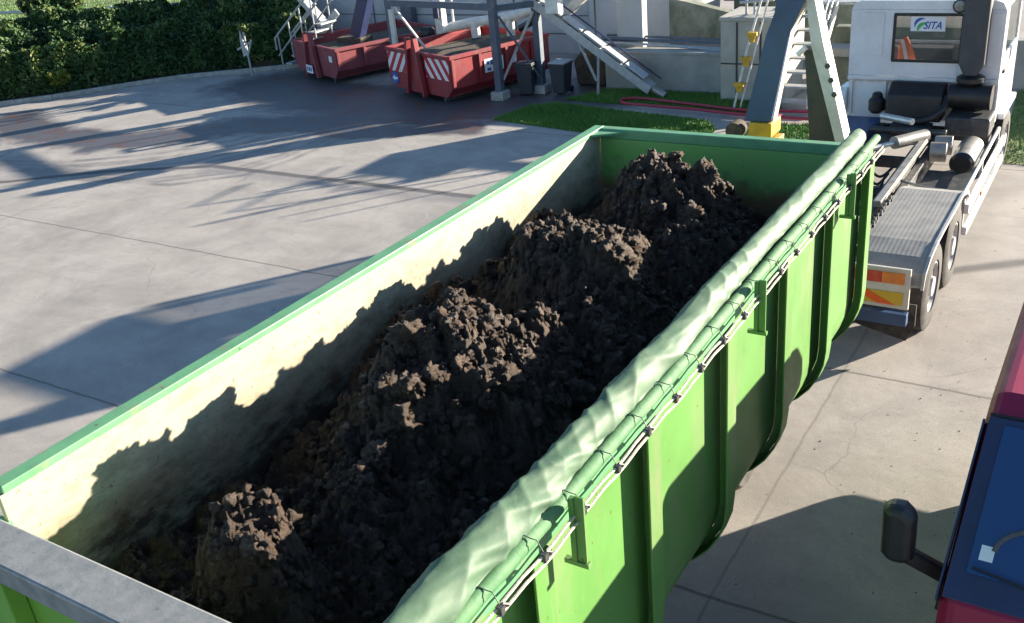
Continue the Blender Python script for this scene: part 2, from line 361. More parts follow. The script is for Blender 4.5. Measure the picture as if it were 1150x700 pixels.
def text_mesh(name, body, size, loc, material, parent, rot=(R(90), 0, 0), shear=0., ext=.002, sx=1.):
    c = bpy.data.curves.new(name, 'FONT'); c.body = body; c.size = size; c.extrude = ext; c.shear = shear
    c.align_x = 'CENTER'; c.align_y = 'CENTER'; c.offset = size*.02
    t = bpy.data.objects.new(name, c); COL.objects.link(t)
    dg = bpy.context.evaluated_depsgraph_get(); me = bpy.data.meshes.new_from_object(t.evaluated_get(dg))
    bpy.data.objects.remove(t); me.materials.clear(); me.materials.append(M[material])
    o = bpy.data.objects.new(name, me); COL.objects.link(o); o.parent = parent
    o.location = Vector(loc)-(world_loc(parent) if parent else Vector((0, 0, 0))); o.rotation_euler = rot; o.scale = (sx, 1, 1); return o
def cards(centers, normals_jit, size, tintfn=None):
    n = len(centers); d = rng.normal(size=(n, 3)); d[:, 2] = np.abs(d[:, 2])*normals_jit; d /= np.linalg.norm(d, axis=1)[:, None]
    a = np.cross(d, rng.normal(size=(n, 3))); a /= np.linalg.norm(a, axis=1)[:, None]; b = np.cross(d, a)
    s = (size*rng.uniform(.6, 1.4, n))[:, None]
    V = np.stack([centers-a*s, centers-b*s*.55, centers+a*s, centers+b*s*.55], 1).reshape(-1, 3)
    F = np.arange(4*n).reshape(n, 4); return V, F
def vnoise(P, seed, freq):
    return np.array([noise.noise(Vector((float(x)*freq+seed, float(y)*freq, seed*1.7))) for x, y in P])

# ------------------------------------------------------------------ setting
ST = dict(kind='structure')
g = MB(); g.add([(-140, -40, 0), (120, -40, 0), (120, 200, 0), (-140, 200, 0)], [(0, 1, 2, 3)])
tag(obj('ground', g, 'ground', fix=False), **ST)
def sheet(name, pts, z, material, label=None):
    m = MB(); m.add([(x, y, z) for x, y in pts], [tuple(range(len(pts)))]); o = obj(name, m, material, fix=False); tag(o, **ST); return o
sheet('lawn', [(-120, 20), (-30, 17.0), (-24.2, 25), (-24.2, 34), (-60, 80), (-120, 80)], .02, 'lawn')
def grass(name, pts, n, h, label, material='grassm', z=.0):
    P = np.array(pts); lo = P.min(0); hi = P.max(0); out = []
    C = rng.uniform(lo, hi, (n*3, 2))
    ins = np.zeros(len(C), bool); j = len(P)-1
    for i in range(len(P)):
        c = ((P[i, 1] > C[:, 1]) != (P[j, 1] > C[:, 1])) & (C[:, 0] < (P[j, 0]-P[i, 0])*(C[:, 1]-P[i, 1])/(P[j, 1]-P[i, 1]+1e-9)+P[i, 0]); ins ^= c; j = i
    C = C[ins][:n]; n = len(C)
    th = rng.uniform(0, 2*np.pi, n); hh = h*rng.uniform(.5, 1.3, n); wd = h*.16
    a = np.stack([np.cos(th), np.sin(th)], 1)*wd; lean = rng.normal(size=(n, 2))*h*.35
    V = np.zeros((n, 3, 3)); V[:, 0, :2] = C-a; V[:, 1, :2] = C+a; V[:, 2, :2] = C+lean; V[:, :2, 2] = z; V[:, 2, 2] = z+hh
    patch = np.array([noise.noise(Vector((x*.9, y*.9, 3)))*.5+.5 for x, y in C])
    t = np.clip(np.repeat(patch*.7+rng.uniform(-.2, .35, n), 3), 0, 1)
    o = npmesh(name, V.reshape(-1, 3), np.arange(3*n).reshape(n, 3), material, tint=t)
    tag(o, label, 'grass', kind='stuff'); return o
v1 = [(-7.7, 16.3), (-7.45, 17.6), (-6.9, 17.9), (-5.6, 17.65), (-4.2, 17.45), (-3.0, 17.25), (-2.6, 16.7), (-2.5, 15.9), (-4.3, 15.75), (-5.7, 15.95)]
v2 = [(-6.9, 18.25), (-6.3, 19.38), (-3.5, 19.38), (-3.4, 18.9), (-2.2, 18.9), (-1.8, 18.45), (-1.9, 17.95), (-3.3, 18.0), (-4.8, 18.1)]
v3 = [(-2.0, 15.3), (-2.0, 17.3), (.3, 17.6), (.3, 15.2)]
v4 = [(2.7, 15.9), (2.4, 20.9), (14, 21), (14, 15.4), (7, 15.7)]
for i, (v, n, l) in enumerate(((v1, 26000, 'mown green grass patch nearest the green container'), (v2, 22000, 'green grass strip along the foot of the low concrete wall'),
                   (v3, 7000, 'green grass glimpsed between the legs of the lifting arm'), (v4, 24000, 'green grass to the right of the white truck'))):
    sheet('verge', v, .006, 'lawn'); grass('grass', v, n, .07, l)
grass('grass', [(-60, 24), (-30, 17.5), (-26, 24), (-32, 34), (-60, 44)], 30000, .10, 'sunlit lawn beyond the hedge at top left', z=.02)
t = thing('lawn_rail', (-38, 26, 0), 'low grey pipe rail crossing the lawn beyond the hedge', 'rail')
obj('pipe', MB().tube([(-52, 25.0, .45), (-43, 25.6, .45), (-36, 27.2, .42), (-29, 29.5, .42)], .07, 8), 'galvpale', t)
for k in range(6):
    x_ = -50+k*3.6; obj('post', MB().tube([(x_, 25+max(0, (x_+45))*.3, 0), (x_, 25+max(0, (x_+45))*.3, .45)], .05, 8), 'galvpale', t)
# kerb along the hedge
kp = [(-27, 10.4), (-23.49, 14.32), (-22.43, 15.35), (-21.68, 16.35), (-20.92, 17.36), (-20.02, 18.31), (-18.29, 19.4), (-16.8, 20.5)]
m = MB()
for a, b in zip(kp, kp[1:]):
    d = (Vector((*b, 0))-Vector((*a, 0))).normalized(); m.beam((a[0], a[1], .06), (b[0]-d.x*.004, b[1]-d.y*.004, .06), .14, .12)
tag(obj('kerb', m, 'kerb', bevel=.01), **ST)
# path strip between the two grass patches is bare yard concrete; lit hardstanding beyond the walls
# ------------------------------------------------------------------ hedge on its bank
K = np.array(kp); seglen = np.linalg.norm(np.diff(K, axis=0), axis=1); cum = np.r_[0, np.cumsum(seglen)]
def kpos(s):
    i = np.clip(np.searchsorted(cum, s)-1, 0, len(seglen)-1); f = ((s-cum[i])/seglen[i])[:, None]
    return K[i]*(1-f)+K[i+1]*f
n = 95000; s = rng.uniform(0, cum[-1], n); base = kpos(s); nrm = np.array([-.70, .71]); dep = rng.uniform(0, 1, n)
ext = 6.5-3.2*(s/cum[-1])
lump = np.array([noise.noise(Vector((a*.9, b*4.2, 0)))+.5*noise.noise(Vector((a*2.6, b*11, 5))) for a, b in zip(s, dep)])
prof = np.minimum(1, (dep/.16))**.6*.75+.75*dep**.9
z = prof*1.10+.12+lump*.42
xy = base+nrm*(.12+dep*ext)[:, None]
z = z*rng.uniform(.86, 1.03, n)+rng.normal(size=n)*.03
keep = z > .02
C = np.c_[xy, z][keep]
V, F = cards(C, .8, .075); tint = np.clip(np.repeat(.28+lump[keep]*.7+rng.uniform(-.3, .3, keep.sum()), 4), 0, 1)
hb = thing('hedge', (-20, 18, 0), 'long dense dark green hedge on a bank behind the kerb', 'hedge')
V = V-np.array([-20, 18, 0]); npmesh('foliage', V, F, 'leaf', hb, tint)
# woody core under the leaves
m = MB(); gs = np.linspace(0, cum[-1], 40); gb = kpos(gs)
rows = []
for k in range(8):
    d_ = k/7; rows.append([(gb[i][0]+nrm[0]*(.3+d_*(6.3-3.2*gs[i]/cum[-1])), gb[i][1]+nrm[1]*(.3+d_*(6.3-3.2*gs[i]/cum[-1])), max(0, (min(1, d_/.16)**.6*.62+.62*d_**.9)-.1) if k < 7 else 0) for i in range(40)])
vs = [p for r_ in rows for p in r_]; m.add(vs, [(k*40+i, k*40+i+1, (k+1)*40+i+1, (k+1)*40+i) for k in range(7) for i in range(39)])
obj('branches', m, 'stem', hb, fix=False)
def bush(name, loc, r, n, material, label, leaf=.06):
    t = thing(name, loc, label, 'shrub'); d = rng.normal(size=(n, 3)); d /= np.linalg.norm(d, axis=1)[:, None]
    rr = r*(rng.uniform(.3, 1, n)**.5); C = d*rr[:, None]; C[:, 2] = C[:, 2]*.8+r*.85
    lum = np.array([noise.noise(Vector(tuple(c*2.2/r)))for c in C]); C += d*(lum*r*.35)[:, None]
    V, F = cards(C, .8, leaf); npmesh('foliage', V, F, material, t, np.clip(np.repeat(.45+lum*.5+rng.uniform(-.25, .25, n), 4), 0, 1))
    mm = MB()
    for k in range(6):
        a = k*1.05; mm.tube([(0, 0, 0), (math.cos(a)*r*.25, math.sin(a)*r*.25, r*.6), (math.cos(a)*r*.5, math.sin(a)*r*.5, r*1.2)], [.03, .02, .008], 6)
    obj('stem', mm, 'stem', t, local=True); return t
bush('shrub', (-28.4, 20.2, .9), .95, 5000, 'leaf', 'dark bushy shrub standing up above the hedge at top left', .09)
bush('shrub', (-22.45, 15.75, .25), .30, 500, 'leafy', 'small yellow-green shrub at the foot of the hedge', .07)

# sign post in front of the hedge
t = thing('sign_post', (-18.0, 19.05, 0), 'thin grey post with small bent sign plates in front of the hedge', 'sign post')
m = MB().tube([(-18.0, 19.05, 0), (-18.02, 19.05, 1.25)], .03, 8); obj('post', m, 'galvpale', t)
m = MB().prism([(-18.13, .55), (-17.95, .62), (-18.0, .95), (-18.1, 1.30), (-18.16, 1.0)], 1, 18.98, 19.0); obj('sign_plate', m, 'galvpale', t)
m = MB().beam((-18.35, 19.0, .75), (-17.75, 19.0, .98), .03, .05).beam((-17.98, 19.0, .55), (-17.7, 19.0, 1.05), .03, .05); obj('bracket', m, 'galvpale', t)

# ------------------------------------------------------------------ walls and buildings at the back
def wallthing(name, label, cat, loc=(0, 0, 0)): return thing(name, loc, label, cat)
t = wallthing('low_wall', 'low pale concrete retaining wall behind the grass strip', 'wall', (-5, 19.5, 0))
obj('wall', MB().box(-6.42, -3.42, 19.42, 19.7, 0, .86), 'conc', t, .01)
obj('coping', MB().box(-6.40, -3.43, 19.40, 19.86, .862, .93), 'conc', t, .01)
t = wallthing('mossy_wall', 'mottled mossy concrete wall with a sloping top', 'wall', (-4.8, 20.5, 0))
obj('wall', MB().prism([(-8.0, 0), (-3.2, 0), (-3.2, 1.15), (-4.0, 1.28), (-5.4, 1.60), (-6.5, 1.80), (-8.0, 1.80)], 1, 22.0, 22.3), 'moss', t, .01)
obj('joint_strip', MB().box(-6.35, -6.28, 21.97, 21.99, .3, 1.78), 'olive', t)
tag(obj('pillar', MB().box(-6.35, -5.68, 20.0, 20.28, 0, 2.2), 'pillar', bevel=.015), 'smooth pale grey pillar at the left end of the mossy wall', 'pillar')
t = wallthing('wall_pipes', 'bundle of grey horizontal pipes along the mossy wall', 'pipes', (-4.9, 19.9, .95))
for k, (z_, y_, r_, a, b) in enumerate(((1.06, 19.95, .045, -6.75, -3.44), (.99, 19.82, .03, -6.7, -3.44), (1.10, 20.15, .03, -6.7, -3.44), (.965, 19.72, .028, -5.1, -3.44))):
    obj('pipe', MB().tube([(a, y_, z_+.04), ((a+b)/2, y_, z_), (b, y_, z_-.05)], r_, 8), 'galvpale' if k % 2 else 'pole', t)
t = wallthing('utility_cabinet', 'beige panelled concrete cabinet beside the lifting arm', 'cabinet', (-2.7, 19.1, 0))
obj('body', MB().box(-3.35, -1.9, 18.95, 20.2, 0, 1.72), 'cabinet', t, .01)
obj('lid', MB().box(-3.38, -1.87, 18.92, 20.23, 1.722, 1.80), 'cabinet', t, .01)
m = MB()
for x_ in (-2.98, -2.46): m.box(x_-.02, x_+.02, 18.935, 18.947, .03, 1.7)
m.box(-3.34, -1.91, 18.936, 18.946, .80, .83); obj('panel_seams', m, 'olive', t)
m = MB().tube([(-2.9, 19.3, 1.8), (-2.9, 19.3, 2.3)], .03, 8).tube([(-2.72, 19.3, 1.8), (-2.72, 19.3, 2.3)], .03, 8).tube([(-3.05, 19.3, 2.05), (-2.3, 19.3, 2.10)], .03, 8)
obj('pipe', m, 'galvpale', t)
# grey building behind
t = wallthing('process_building', 'long pale grey-blue panelled building behind the red skips', 'building', (-13, 23.2, 0))
obj('wall', MB().box(-16.5, -8.6, 23.0, 23.3, 0, 1.75), 'bldg', t, .02); obj('shade_raised_wall', MB().box(-24.0, -16.502, 22.98, 23.3, 0, 2.7), 'bldg', t, .02)  # unseen extra height of the left stretch, added to shade the hedge
m = MB()
for z_ in (.55, 1.05, 1.75): m.box(-23.9, -8.7, 22.975, 22.985, z_, z_+.03)
for x_ in (-21.5, -18.9, -16.3, -13.7, -11.1): m.box(x_, x_+.04, 22.976, 22.986, .06, 1.9)
obj('panel_seams', m, 'pole', t)
obj('pier', MB().box(-15.0, -14.6, 22.7, 22.96, 0, 1.93), 'pole', t, .01)
t = wallthing('tank', 'plain grey curved concrete tank wall behind the conveyor', 'tank', (-7.0, 24, 0))
m = MB(); nn = 28
vs = []
for z_ in (0, 1.8):
    for k in range(nn): a = 2*math.pi*k/nn; vs.append((-6.9+1.75*math.cos(a), 23.4+1.75*math.sin(a), z_))
m.add(vs, [(k, (k+1) % nn, nn+(k+1) % nn, nn+k) for k in range(nn)]+[tuple(range(nn, 2*nn))]); m.sm = True
obj('wall', m, 'pillar', t)
t = wallthing('pump_house', 'small grey-green hut behind the concrete cabinet', 'hut', (-2.9, 23, 0))
obj('wall', MB().box(-4.6, -1.3, 23.2, 25.0, 0, 1.45), 'moss', t, .01)
obj('roof', MB().box(-4.8, -1.1, 23.0, 25.2, 1.452, 1.56), 'pole', t, .01)
t = wallthing('stepped_wall', 'stepped concrete wall between the lifting arm and the truck cab', 'wall', (0, 21, 0))
obj('wall', MB().box(-1.6, 1.4, 20.9, 21.3, 0, .62), 'moss', t, .01)
obj('ledge', MB().box(-1.6, 1.4, 20.75, 21.35, .622, .80), 'conc', t, .01)
obj('upper_wall', MB().box(-1.6, 1.4, 21.6, 21.9, .0, 1.12), 'moss', t, .01)
tag(obj('boundary_wall', MB().box(2.0, 12, 20.98, 21.3, 0, 1.0), 'conc', bevel=.01), 'grey concrete wall right of the truck cab beyond the grass', 'wall')

# access stairs with yellow handrail clamps
t = thing('access_stairs', (-1.8, 18.6, 0), 'white metal access stairs with yellow clamps on the handrail', 'stairs')
for k in range(7):
    zz = .18+k*.24; yy = 18.35+k*.26; obj('tread', MB().box(-2.15, -1.25, yy, yy+.22, zz, zz+.04), 'galvpale', t)
for x_ in (-2.2, -1.2):
    obj('stringer', MB().beam((x_, 18.2, .08), (x_, 20.15, 1.88), .04, .16), 'offwhite', t)
    obj('handrail', MB().tube([(x_, 18.2, .2), (x_, 18.25, 1.0), (x_, 20.2, 2.8), (x_, 21.5, 2.8)], .025, 8), 'whitepipe', t)
    obj('handrail', MB().tube([(x_, 18.25, .6), (x_, 20.2, 2.4), (x_, 21.5, 2.4)], .018, 8), 'whitepipe', t)
obj('landing', MB().box(-2.25, .9, 20.22, 20.7, 1.84, 1.90), 'galvpale', t)
for x_ in (-.7, -.1, .5): obj('post', MB().tube([(x_, 20.25, 1.9), (x_, 20.25, 2.8)], .02, 8), 'whitepipe', t)
# separate slanting rail carrying the yellow clamps, seen left of the blue arm
t2 = thing('clamp_rail', (-2.6, 18.3, 0), 'slanting pale rail with three yellow clamps left of the blue arm', 'rail')
A = Vector((-2.75, 18.15, .05)); B = Vector((-2.18, 18.3, 2.5))
obj('rail', MB().tube([A, A.lerp(B, .5)+Vector((-.04, 0, 0)), B], .025, 8), 'whitepipe', t2)
obj('rail', MB().tube([A+Vector((.12, .05, 0)), B+Vector((.12, .05, 0))], .018, 8), 'whitepipe', t2)
for f in (.2, .42, .62):
    P_ = A.lerp(B, f); c = obj('clamp', MB().box(P_.x-.10, P_.x+.11, P_.y-.12, P_.y+.06, P_.z, P_.z+.07).prism([(P_.x-.04, P_.z-.13), (P_.x+.05, P_.z-.13), (P_.x+.08, P_.z-.001), (P_.x-.07, P_.z-.001)], 1, P_.y-.08, P_.y+.03), 'yellow', t2, .008)

# ------------------------------------------------------------------ red skips
def skip(name, loc, rz, w_, l_, h_, pm, label, striped):
    t = thing(name, loc, label, 'skip', 'red hook-lift skips', rz)
    z0 = .16
    # walls (x 0..-w to the left of the front right corner, y back)
    def sh(nm, mb, mt=pm, bv=.008): return obj(nm, mb, mt, t, bv, local=True)
    sh('front_panel', MB().prism([(-w_, z0+.22), (-w_+.22, z0), (-.22, z0), (0, z0+.22), (0, z0+h_), (-w_, z0+h_)], 1, 0, .05))
    for x0, x1 in ((-w_, -w_+.05), (-.05, 0)):
        sh('side_panel', MB().box(x0, x1, .052, l_, z0+.22, z0+h_))
    sh('rear_panel', MB().box(-w_+.052, -.052, l_-.05, l_, z0+.1, z0+h_))
    sh('floor', MB().box(-w_+.2, -.2, .054, l_-.054, z0, z0+.08))
    sh('chamfer', MB().beam((-.13, .06, z0+.12), (-.13, l_, z0+.12), .03, .30, (.7, 0, .7))); sh('chamfer', MB().beam((-w_+.13, .06, z0+.12), (-w_+.13, l_, z0+.12), .03, .3, (-.7, 0, .7)))
    sh('rim', MB().box(-w_-.05, -w_+.06, -.02, l_, z0+h_+.002, z0+h_+.09).box(-.06, .05, -.02, l_, z0+h_+.002, z0+h_+.09).box(-w_+.062, -.062, -.02, .07, z0+h_+.004, z0+h_+.08).box(-w_+.062, -.062, l_-.07, l_, z0+h_+.004, z0+h_+.08))
    k = 0.
    while k < l_-.3:
        sh('rib', MB().box(.002, .055, k+.02, k+.10, z0+.24, z0+h_)); k += .82
    # A-shaped hook frame
    cx = -w_/2-.02; th = h_+.42
    for sx in (-1, 1):
        sh('hook_leg', MB().beam((cx+sx*.36, -.10, z0-.05), (cx+sx*.15, -.10, z0+th), .09, .13, (0, 1, 0)))
    sh('hook_plate', MB().prism([(cx-.34, z0), (cx+.34, z0), (cx+.17, z0+th-.25), (cx-.17, z0+th-.25)], 1, -.06, -.035), pm)
    sh('hook_bar', MB().tube([(cx-.17, -.1, z0+th-.02), (cx+.17, -.1, z0+th-.02)], .03, 8), 'rust')
    sh('load', MB().prism([(-w_+.06, z0+.5), (-.06, z0+.5), (-.06, z0+h_-.12), (-w_*.4, z0+h_-.02), (-w_*.7, z0+h_-.06), (-w_+.06, z0+h_-.16)], 1, .06, l_-.06), 'rust', 0)
    for x_ in (-.5, -w_+.5):
        sh('roller', MB().lathe((x_, l_-.2, .09), (1, 0, 0), [(-.08, .085), (.08, .085)], 16), 'darkm', 0)
        sh('skid_rail', MB().box(x_-.05, x_+.05, .1, l_-.3, .012, z0-.004), 'darkm')
    if striped:
        a = MB().box(-w_+.03, cx-.37, -.012, -.002, z0+.42, z0+h_-.02); sh('hazard_panel', a, 'stripe_a', 0)
        a = MB().box(cx+.37, -.05, -.012, -.002, z0+.42, z0+h_-.02); sh('hazard_panel', a, 'stripe_b', 0)
        c = sh('arrow_sign', MB().lathe((-w_+.27, -.004, z0+.24), (0, -1, 0), [(0, .16), (.012, .16)], 24), 'inkblue', 0)
        ar = MB(); X = -w_+.27; Z = z0+.24
        ar.add([(X-.12, -.02, Z), (X-.01, -.02, Z+.085), (X-.01, -.02, Z+.03), (X+.11, -.02, Z+.03), (X+.11, -.02, Z-.03), (X-.01, -.02, Z-.03), (X-.01, -.02, Z-.085)], [tuple(range(7))])
        obj('arrow', ar, 'paper', c, local=True, fix=False)
    return t
sk = skip('red_skip', (-9.38, 17.2, 0), -.34, 2.75, 3.1, .92, 'redskip', 'deep red skip with hazard stripes and blue arrow sign, under the gantry', True)
pl = obj('number_plate', MB().box(.058, .066, .98, 1.56, .60, .92), 'paper', sk, local=True)
m = MB()
for k in range(4): m.box(.068, .070, 1.05+.11*k, 1.12+.11*k, .78-.02*(k % 2), .87)
m.box(.068, .070, 1.05, 1.17, .63, .70); obj('lettering', m, 'inkblue', pl, local=True)
obj('sticker', MB().prism([(1.75, .68), (1.98, .68), (1.98, .95)], 0, .058, .064), 'paper', sk, local=True)
sk = skip('red_skip', (-14.0, 18.4, 0), -.40, 2.75, 3.5, .74, 'pinkskip', 'chalky faded red skip without stripes, beside the hedge end', False)
pl = obj('number_plate', MB().box(-1.6, -1.2, -.20, -.192, .22, .44), 'paper', sk, local=True)
m = MB()
for k in range(3): m.box(-1.54+.11*k, -1.47+.11*k, -.205, -.202, .28, .39)
obj('lettering', m, 'inkblue', pl, local=True)
obj('sticker', MB().box(-.42, -.24, -.012, -.004, .60, .76), 'paper', sk, local=True)

# ------------------------------------------------------------------ gantry
t = thing('steel_gantry', (-8.3, 18.3, 0), 'grey steel gantry frame with cross braces over the red skips', 'gantry')
p1 = (-8.55, 18.0); p2 = (-7.86, 18.81); p0 = (-12.45, 19.0); p3 = (-11.7, 19.9)
for (px, py), wd in ((p1, .17), (p2, .17), (p0, .12)):
    obj('column', MB().box(px-wd/2, px+wd/2, py-wd/2, py+wd/2, .2 if wd > .15 else .02, 3.0), 'pole', t, .006)
for px, py in (p1, p2): obj('concrete_footing', MB().box(px-.17, px+.18, py-.18, py+.17, 0, .21), 'kerb', t, .02)
obj('beam', MB().beam((p0[0]-.06, p0[1]-.0, 2.10), (-8.62, 18.05, 2.16), .12, .16), 'pole', t, .004)
obj('beam', MB().beam((p1[0], p1[1]+.1, 2.12), (p2[0], p2[1]-.1, 2.12), .10, .14), 'pole', t, .004)
obj('brace', MB().beam((p1[0]+.06, p1[1]+.1, .45), (p2[0]-.02, p2[1]-.1, 1.95), .05, .05), 'galvpale', t)
obj('brace', MB().beam((p1[0]+.12, p1[1]+.04, 1.95), (p2[0]+.04, p2[1]-.16, .45), .05, .05), 'pole', t)
obj('brace', MB().beam((-12.25, 19.0, 1.98), (-11.35, 18.95, .95), .05, .05), 'offwhite', t)
obj('post', MB().box(-12.36, -12.22, 18.86, 18.94, .75, 1.95), 'offwhite', t, .004)

# white pipework behind the striped skip
t = thing('pipework', (-10.5, 20, 0), 'white insulated pipework with valve behind the striped skip', 'pipework')
obj('pipe', MB().tube([(-11.5, 20, 1.18), (-11.2, 20, 1.30), (-10.5, 20, 1.42), (-9.3, 20, 1.58), (-8.6, 20.0, 1.76)], [.10, .13, .13, .13, .12], 12), 'whitepipe', t)
obj('tee', MB().tube([(-10.45, 19.98, 1.40), (-10.43, 19.98, 1.05)], .12, 12), 'whitepipe', t); obj('tee', MB().tube([(-9.35, 19.98, 1.5), (-9.35, 19.98, 1.12)], .11, 12), 'whitepipe', t)
for x_ in (-10.43, -9.35): obj('leg', MB().tube([(x_, 19.98, 0), (x_, 19.98, 1.04)], .13, 12), 'navy', t)
obj('standpipe', MB().box(-11.66, -11.42, 19.9, 20.12, .5, 2.3), 'whitepipe', t, .01)
obj('valve', MB().box(-11.62, -11.46, 19.8, 19.89, 1.55, 1.85), 'navy', t, .01)
obj('motor', MB().lathe((-11.95, 19.9, 1.15), (1, 0, 0), [(-.16, .13), (-.12, .17), (.14, .17), (.2, .1)], 16), 'black', t)
obj('rail_post', MB().tube([(-11.2, 20.1, 1.3), (-11.2, 20.1, 2.4)], .03, 8), 'whitepipe', t); obj('rail_post', MB().tube([(-10.0, 20.1, 1.5), (-10.0, 20.1, 2.2)], .025, 8), 'whitepipe', t)
obj('elbow', MB().tube([(-8.9, 19.7, 1.35), (-8.55, 19.7, 1.5), (-8.35, 19.8, 1.85)], .09, 10), 'black', t)

# inclined conveyor / screw chute
t = thing('screw_conveyor', (-6.5, 18.8, 0), 'long pale grey inclined screw conveyor ending on the grass', 'conveyor')
A = Vector((-4.95, 18.85, .20)); B = Vector((-8.3, 18.85, 2.42))
obj('trough', MB().beam(A, B, .34, .20), 'galvpale', t, .01)
d = (B-A).normalized()
for k in range(6):
    a = A+d*(.25+k*.62); b = A+d*(.25+k*.62+.56); off = Vector((.09, -.02, .14)); c = obj('cover', MB().beam(a+off, b+off, .30, .05), 'pillar', t, .008)
obj('spout', MB().tube([A+Vector((.02, 0, .02)), A+Vector((.32, 0, -.14))], .09, 12), 'silver', t)
obj('top_flange', MB().beam(A+Vector((.15, .18, .20)), B+Vector((.15, .18, .20)), .02, .035), 'navy', t)
obj('leg', MB().tube([(-6.25, 18.8, 1.02), (-6.32, 18.8, 0)], .035, 8), 'galvpale', t)
obj('leg', MB().tube([(-6.85, 18.8, 1.42), (-6.34, 18.8, .35)], .035, 8), 'galvpale', t)
obj('leg', MB().tube([(-6.4, 19.0, 1.1), (-6.4, 19.0, .0)], .03, 8), 'pole', t)
obj('drive_box', MB().box(-7.35, -7.0, 18.35, 18.6, 1.95, 2.5), 'whitepipe', t, .02)
obj('upper_duct', MB().beam((-7.25, 19.3, 1.85), (-6.3, 19.3, 2.6), .22, .2), 'offwhite', t, .01)
# dark pile and low kit beneath
m = MB(); m.prism([(-7.3, 0), (-6.55, 0), (-6.5, .5), (-6.7, .85), (-7.1, .92), (-7.4, .6)], 1, 19.6, 20.9)
tag(obj('spoil_heap', m, 'rust', bevel=.08), 'dark spoil heap in the shade under the conveyor', 'heap')

def wheelie(loc, label, rz=0.):
    t = thing('wheelie_bin', loc, label, 'bin', 'dark bins by the gantry', rz); t.scale = (.82, .82, .92)
    obj('body', MB().add([(-.19, -.2, .05), (.19, -.2, .05), (.19, .2, .05), (-.19, .2, .05), (-.25, -.27, .78), (.25, -.27, .78), (.25, .27, .78), (-.25, .27, .78)],
        [(3, 2, 1, 0), (4, 5, 6, 7), (0, 1, 5, 4), (1, 2, 6, 5), (2, 3, 7, 6), (3, 0, 4, 7)]), 'darkbin', t, .015, local=True)
    obj('rim', MB().box(-.28, .28, -.30, .30, .782, .82), 'darkbin', t, .01, local=True)
    for sx in (-1, 1): obj('wheel', MB().lathe((sx*.2, .24, .09), (1, 0, 0), [(-.02, .09), (.02, .09)], 14), 'black', t, local=True)
    return t
b1 = wheelie((-7.28, 18.78, 0), 'dark bin standing right of the right-hand gantry column')
obj('lid', MB().box(-.26, .26, -.28, .28, .823, .86), 'pillar', b1, .01, local=True)
b2 = wheelie((-8.1, 18.55, 0), 'black bin tucked between the two gantry columns', .2)
obj('lid', MB().box(-.26, .26, -.28, .28, .823, .86), 'darkbin', b2, .01, local=True)
# navy chute + hopper at left skip
t = thing('discharge_chute', (-14.4, 20, 0), 'navy blue slanting chute above the faded red skip', 'chute')
obj('duct', MB().beam((-14.5, 20.0, 1.02), (-13.7, 20.0, 2.7), .36, .30, (0, 1, 0)), 'navy', t, .01)
obj('hopper', MB().box(-15.1, -14.2, 19.75, 20.3, .72, 1.0), 'rust', t, .02)
# stairs left
t = thing('stair_rails', (-17, 20, 0), 'pale metal stair handrails beside the end of the hedge', 'handrail')
for y_ in (19.7, 20.4):
    obj('handrail', MB().tube([(-17.45, y_, .62), (-17.45, y_, .95), (-15.6, y_, 2.4)], .03, 8), 'galvpale', t)
    obj('handrail', MB().tube([(-17.4, y_, .45), (-15.6, y_, 1.95)], .025, 8), 'galvpale', t)
    for k in range(4): obj('post', MB().tube([(-17.3+k*.5, y_, 0 if k == 0 else .1+k*.3), (-17.3+k*.5, y_, 1.05+k*.39)], .022, 8), 'galvpale', t)
obj('stringer', MB().beam((-17.3, 20.42, .1), (-15.5, 20.42, 1.6), .05, .2), 'galvpale', t)
for k in range(6): obj('tread', MB().box(-17.2+k*.28, -16.95+k*.28, 19.72, 20.38, .2+k*.23, .24+k*.23), 'galvpale', t)
tag(obj('slanting_chute', MB().beam((-17.6, 20.8, 2.4), (-16.0, 20.5, 1.1), .28, .16), 'galvpale', bevel=.01), 'pale slanting trough crossing the stair handrails', 'chute')
# red hose lying on the grass
def spline(pts, n=10):
    P = [Vector(p) for p in pts]; o = []
    for i in range(len(P)-1):
        a = P[max(i-1, 0)]; b = P[i]; c = P[i+1]; d = P[min(i+2, len(P)-1)]
        for k in range(n):
            t_ = k/n; o.append(.5*((2*b)+(c-a)*t_+(2*a-5*b+4*c-d)*t_*t_+(3*b-a-3*c+d)*t_**3))
    return o+[P[-1]]
hz = .09
m = MB().tube(spline([(-.9, 18.1, hz), (-1.45, 18.05, hz), (-2.5, 17.95, hz), (-3.6, 18.15, hz), (-4.6, 18.35, hz), (-5.15, 18.42, hz), (-5.42, 18.25, hz), (-5.25, 17.98, hz), (-4.6, 17.88, hz), (-3.6, 17.80, hz), (-2.5, 17.62, hz), (-1.34, 17.55, hz), (-.4, 17.6, hz), (.3, 17.7, hz)]), .032, 8)
tag(obj('hose', m, 'hose'), 'red hose looped on the grass by the low wall', 'hose')

# ================================================================== GREEN CONTAINER
LY, ZR, ZP = 6.64, 3.035, 1.0
XL0, XR = .0, 2.60
bin_ = thing('hook_lift_container', (1.3, 3.3, ZP), 'large open green container full of dark soil', 'container')
def belly(x_out, sgn, rad=.62, zt=1.62, zb=1.02):
    # rounded lower corner profile from (x_out, zt) inward
    o = []
    for k in range(9):
        a = k/8*math.pi/2; o.append((x_out-sgn*rad*(1-math.cos(a)), zt-(zt-zb)*math.sin(a)))
    return o
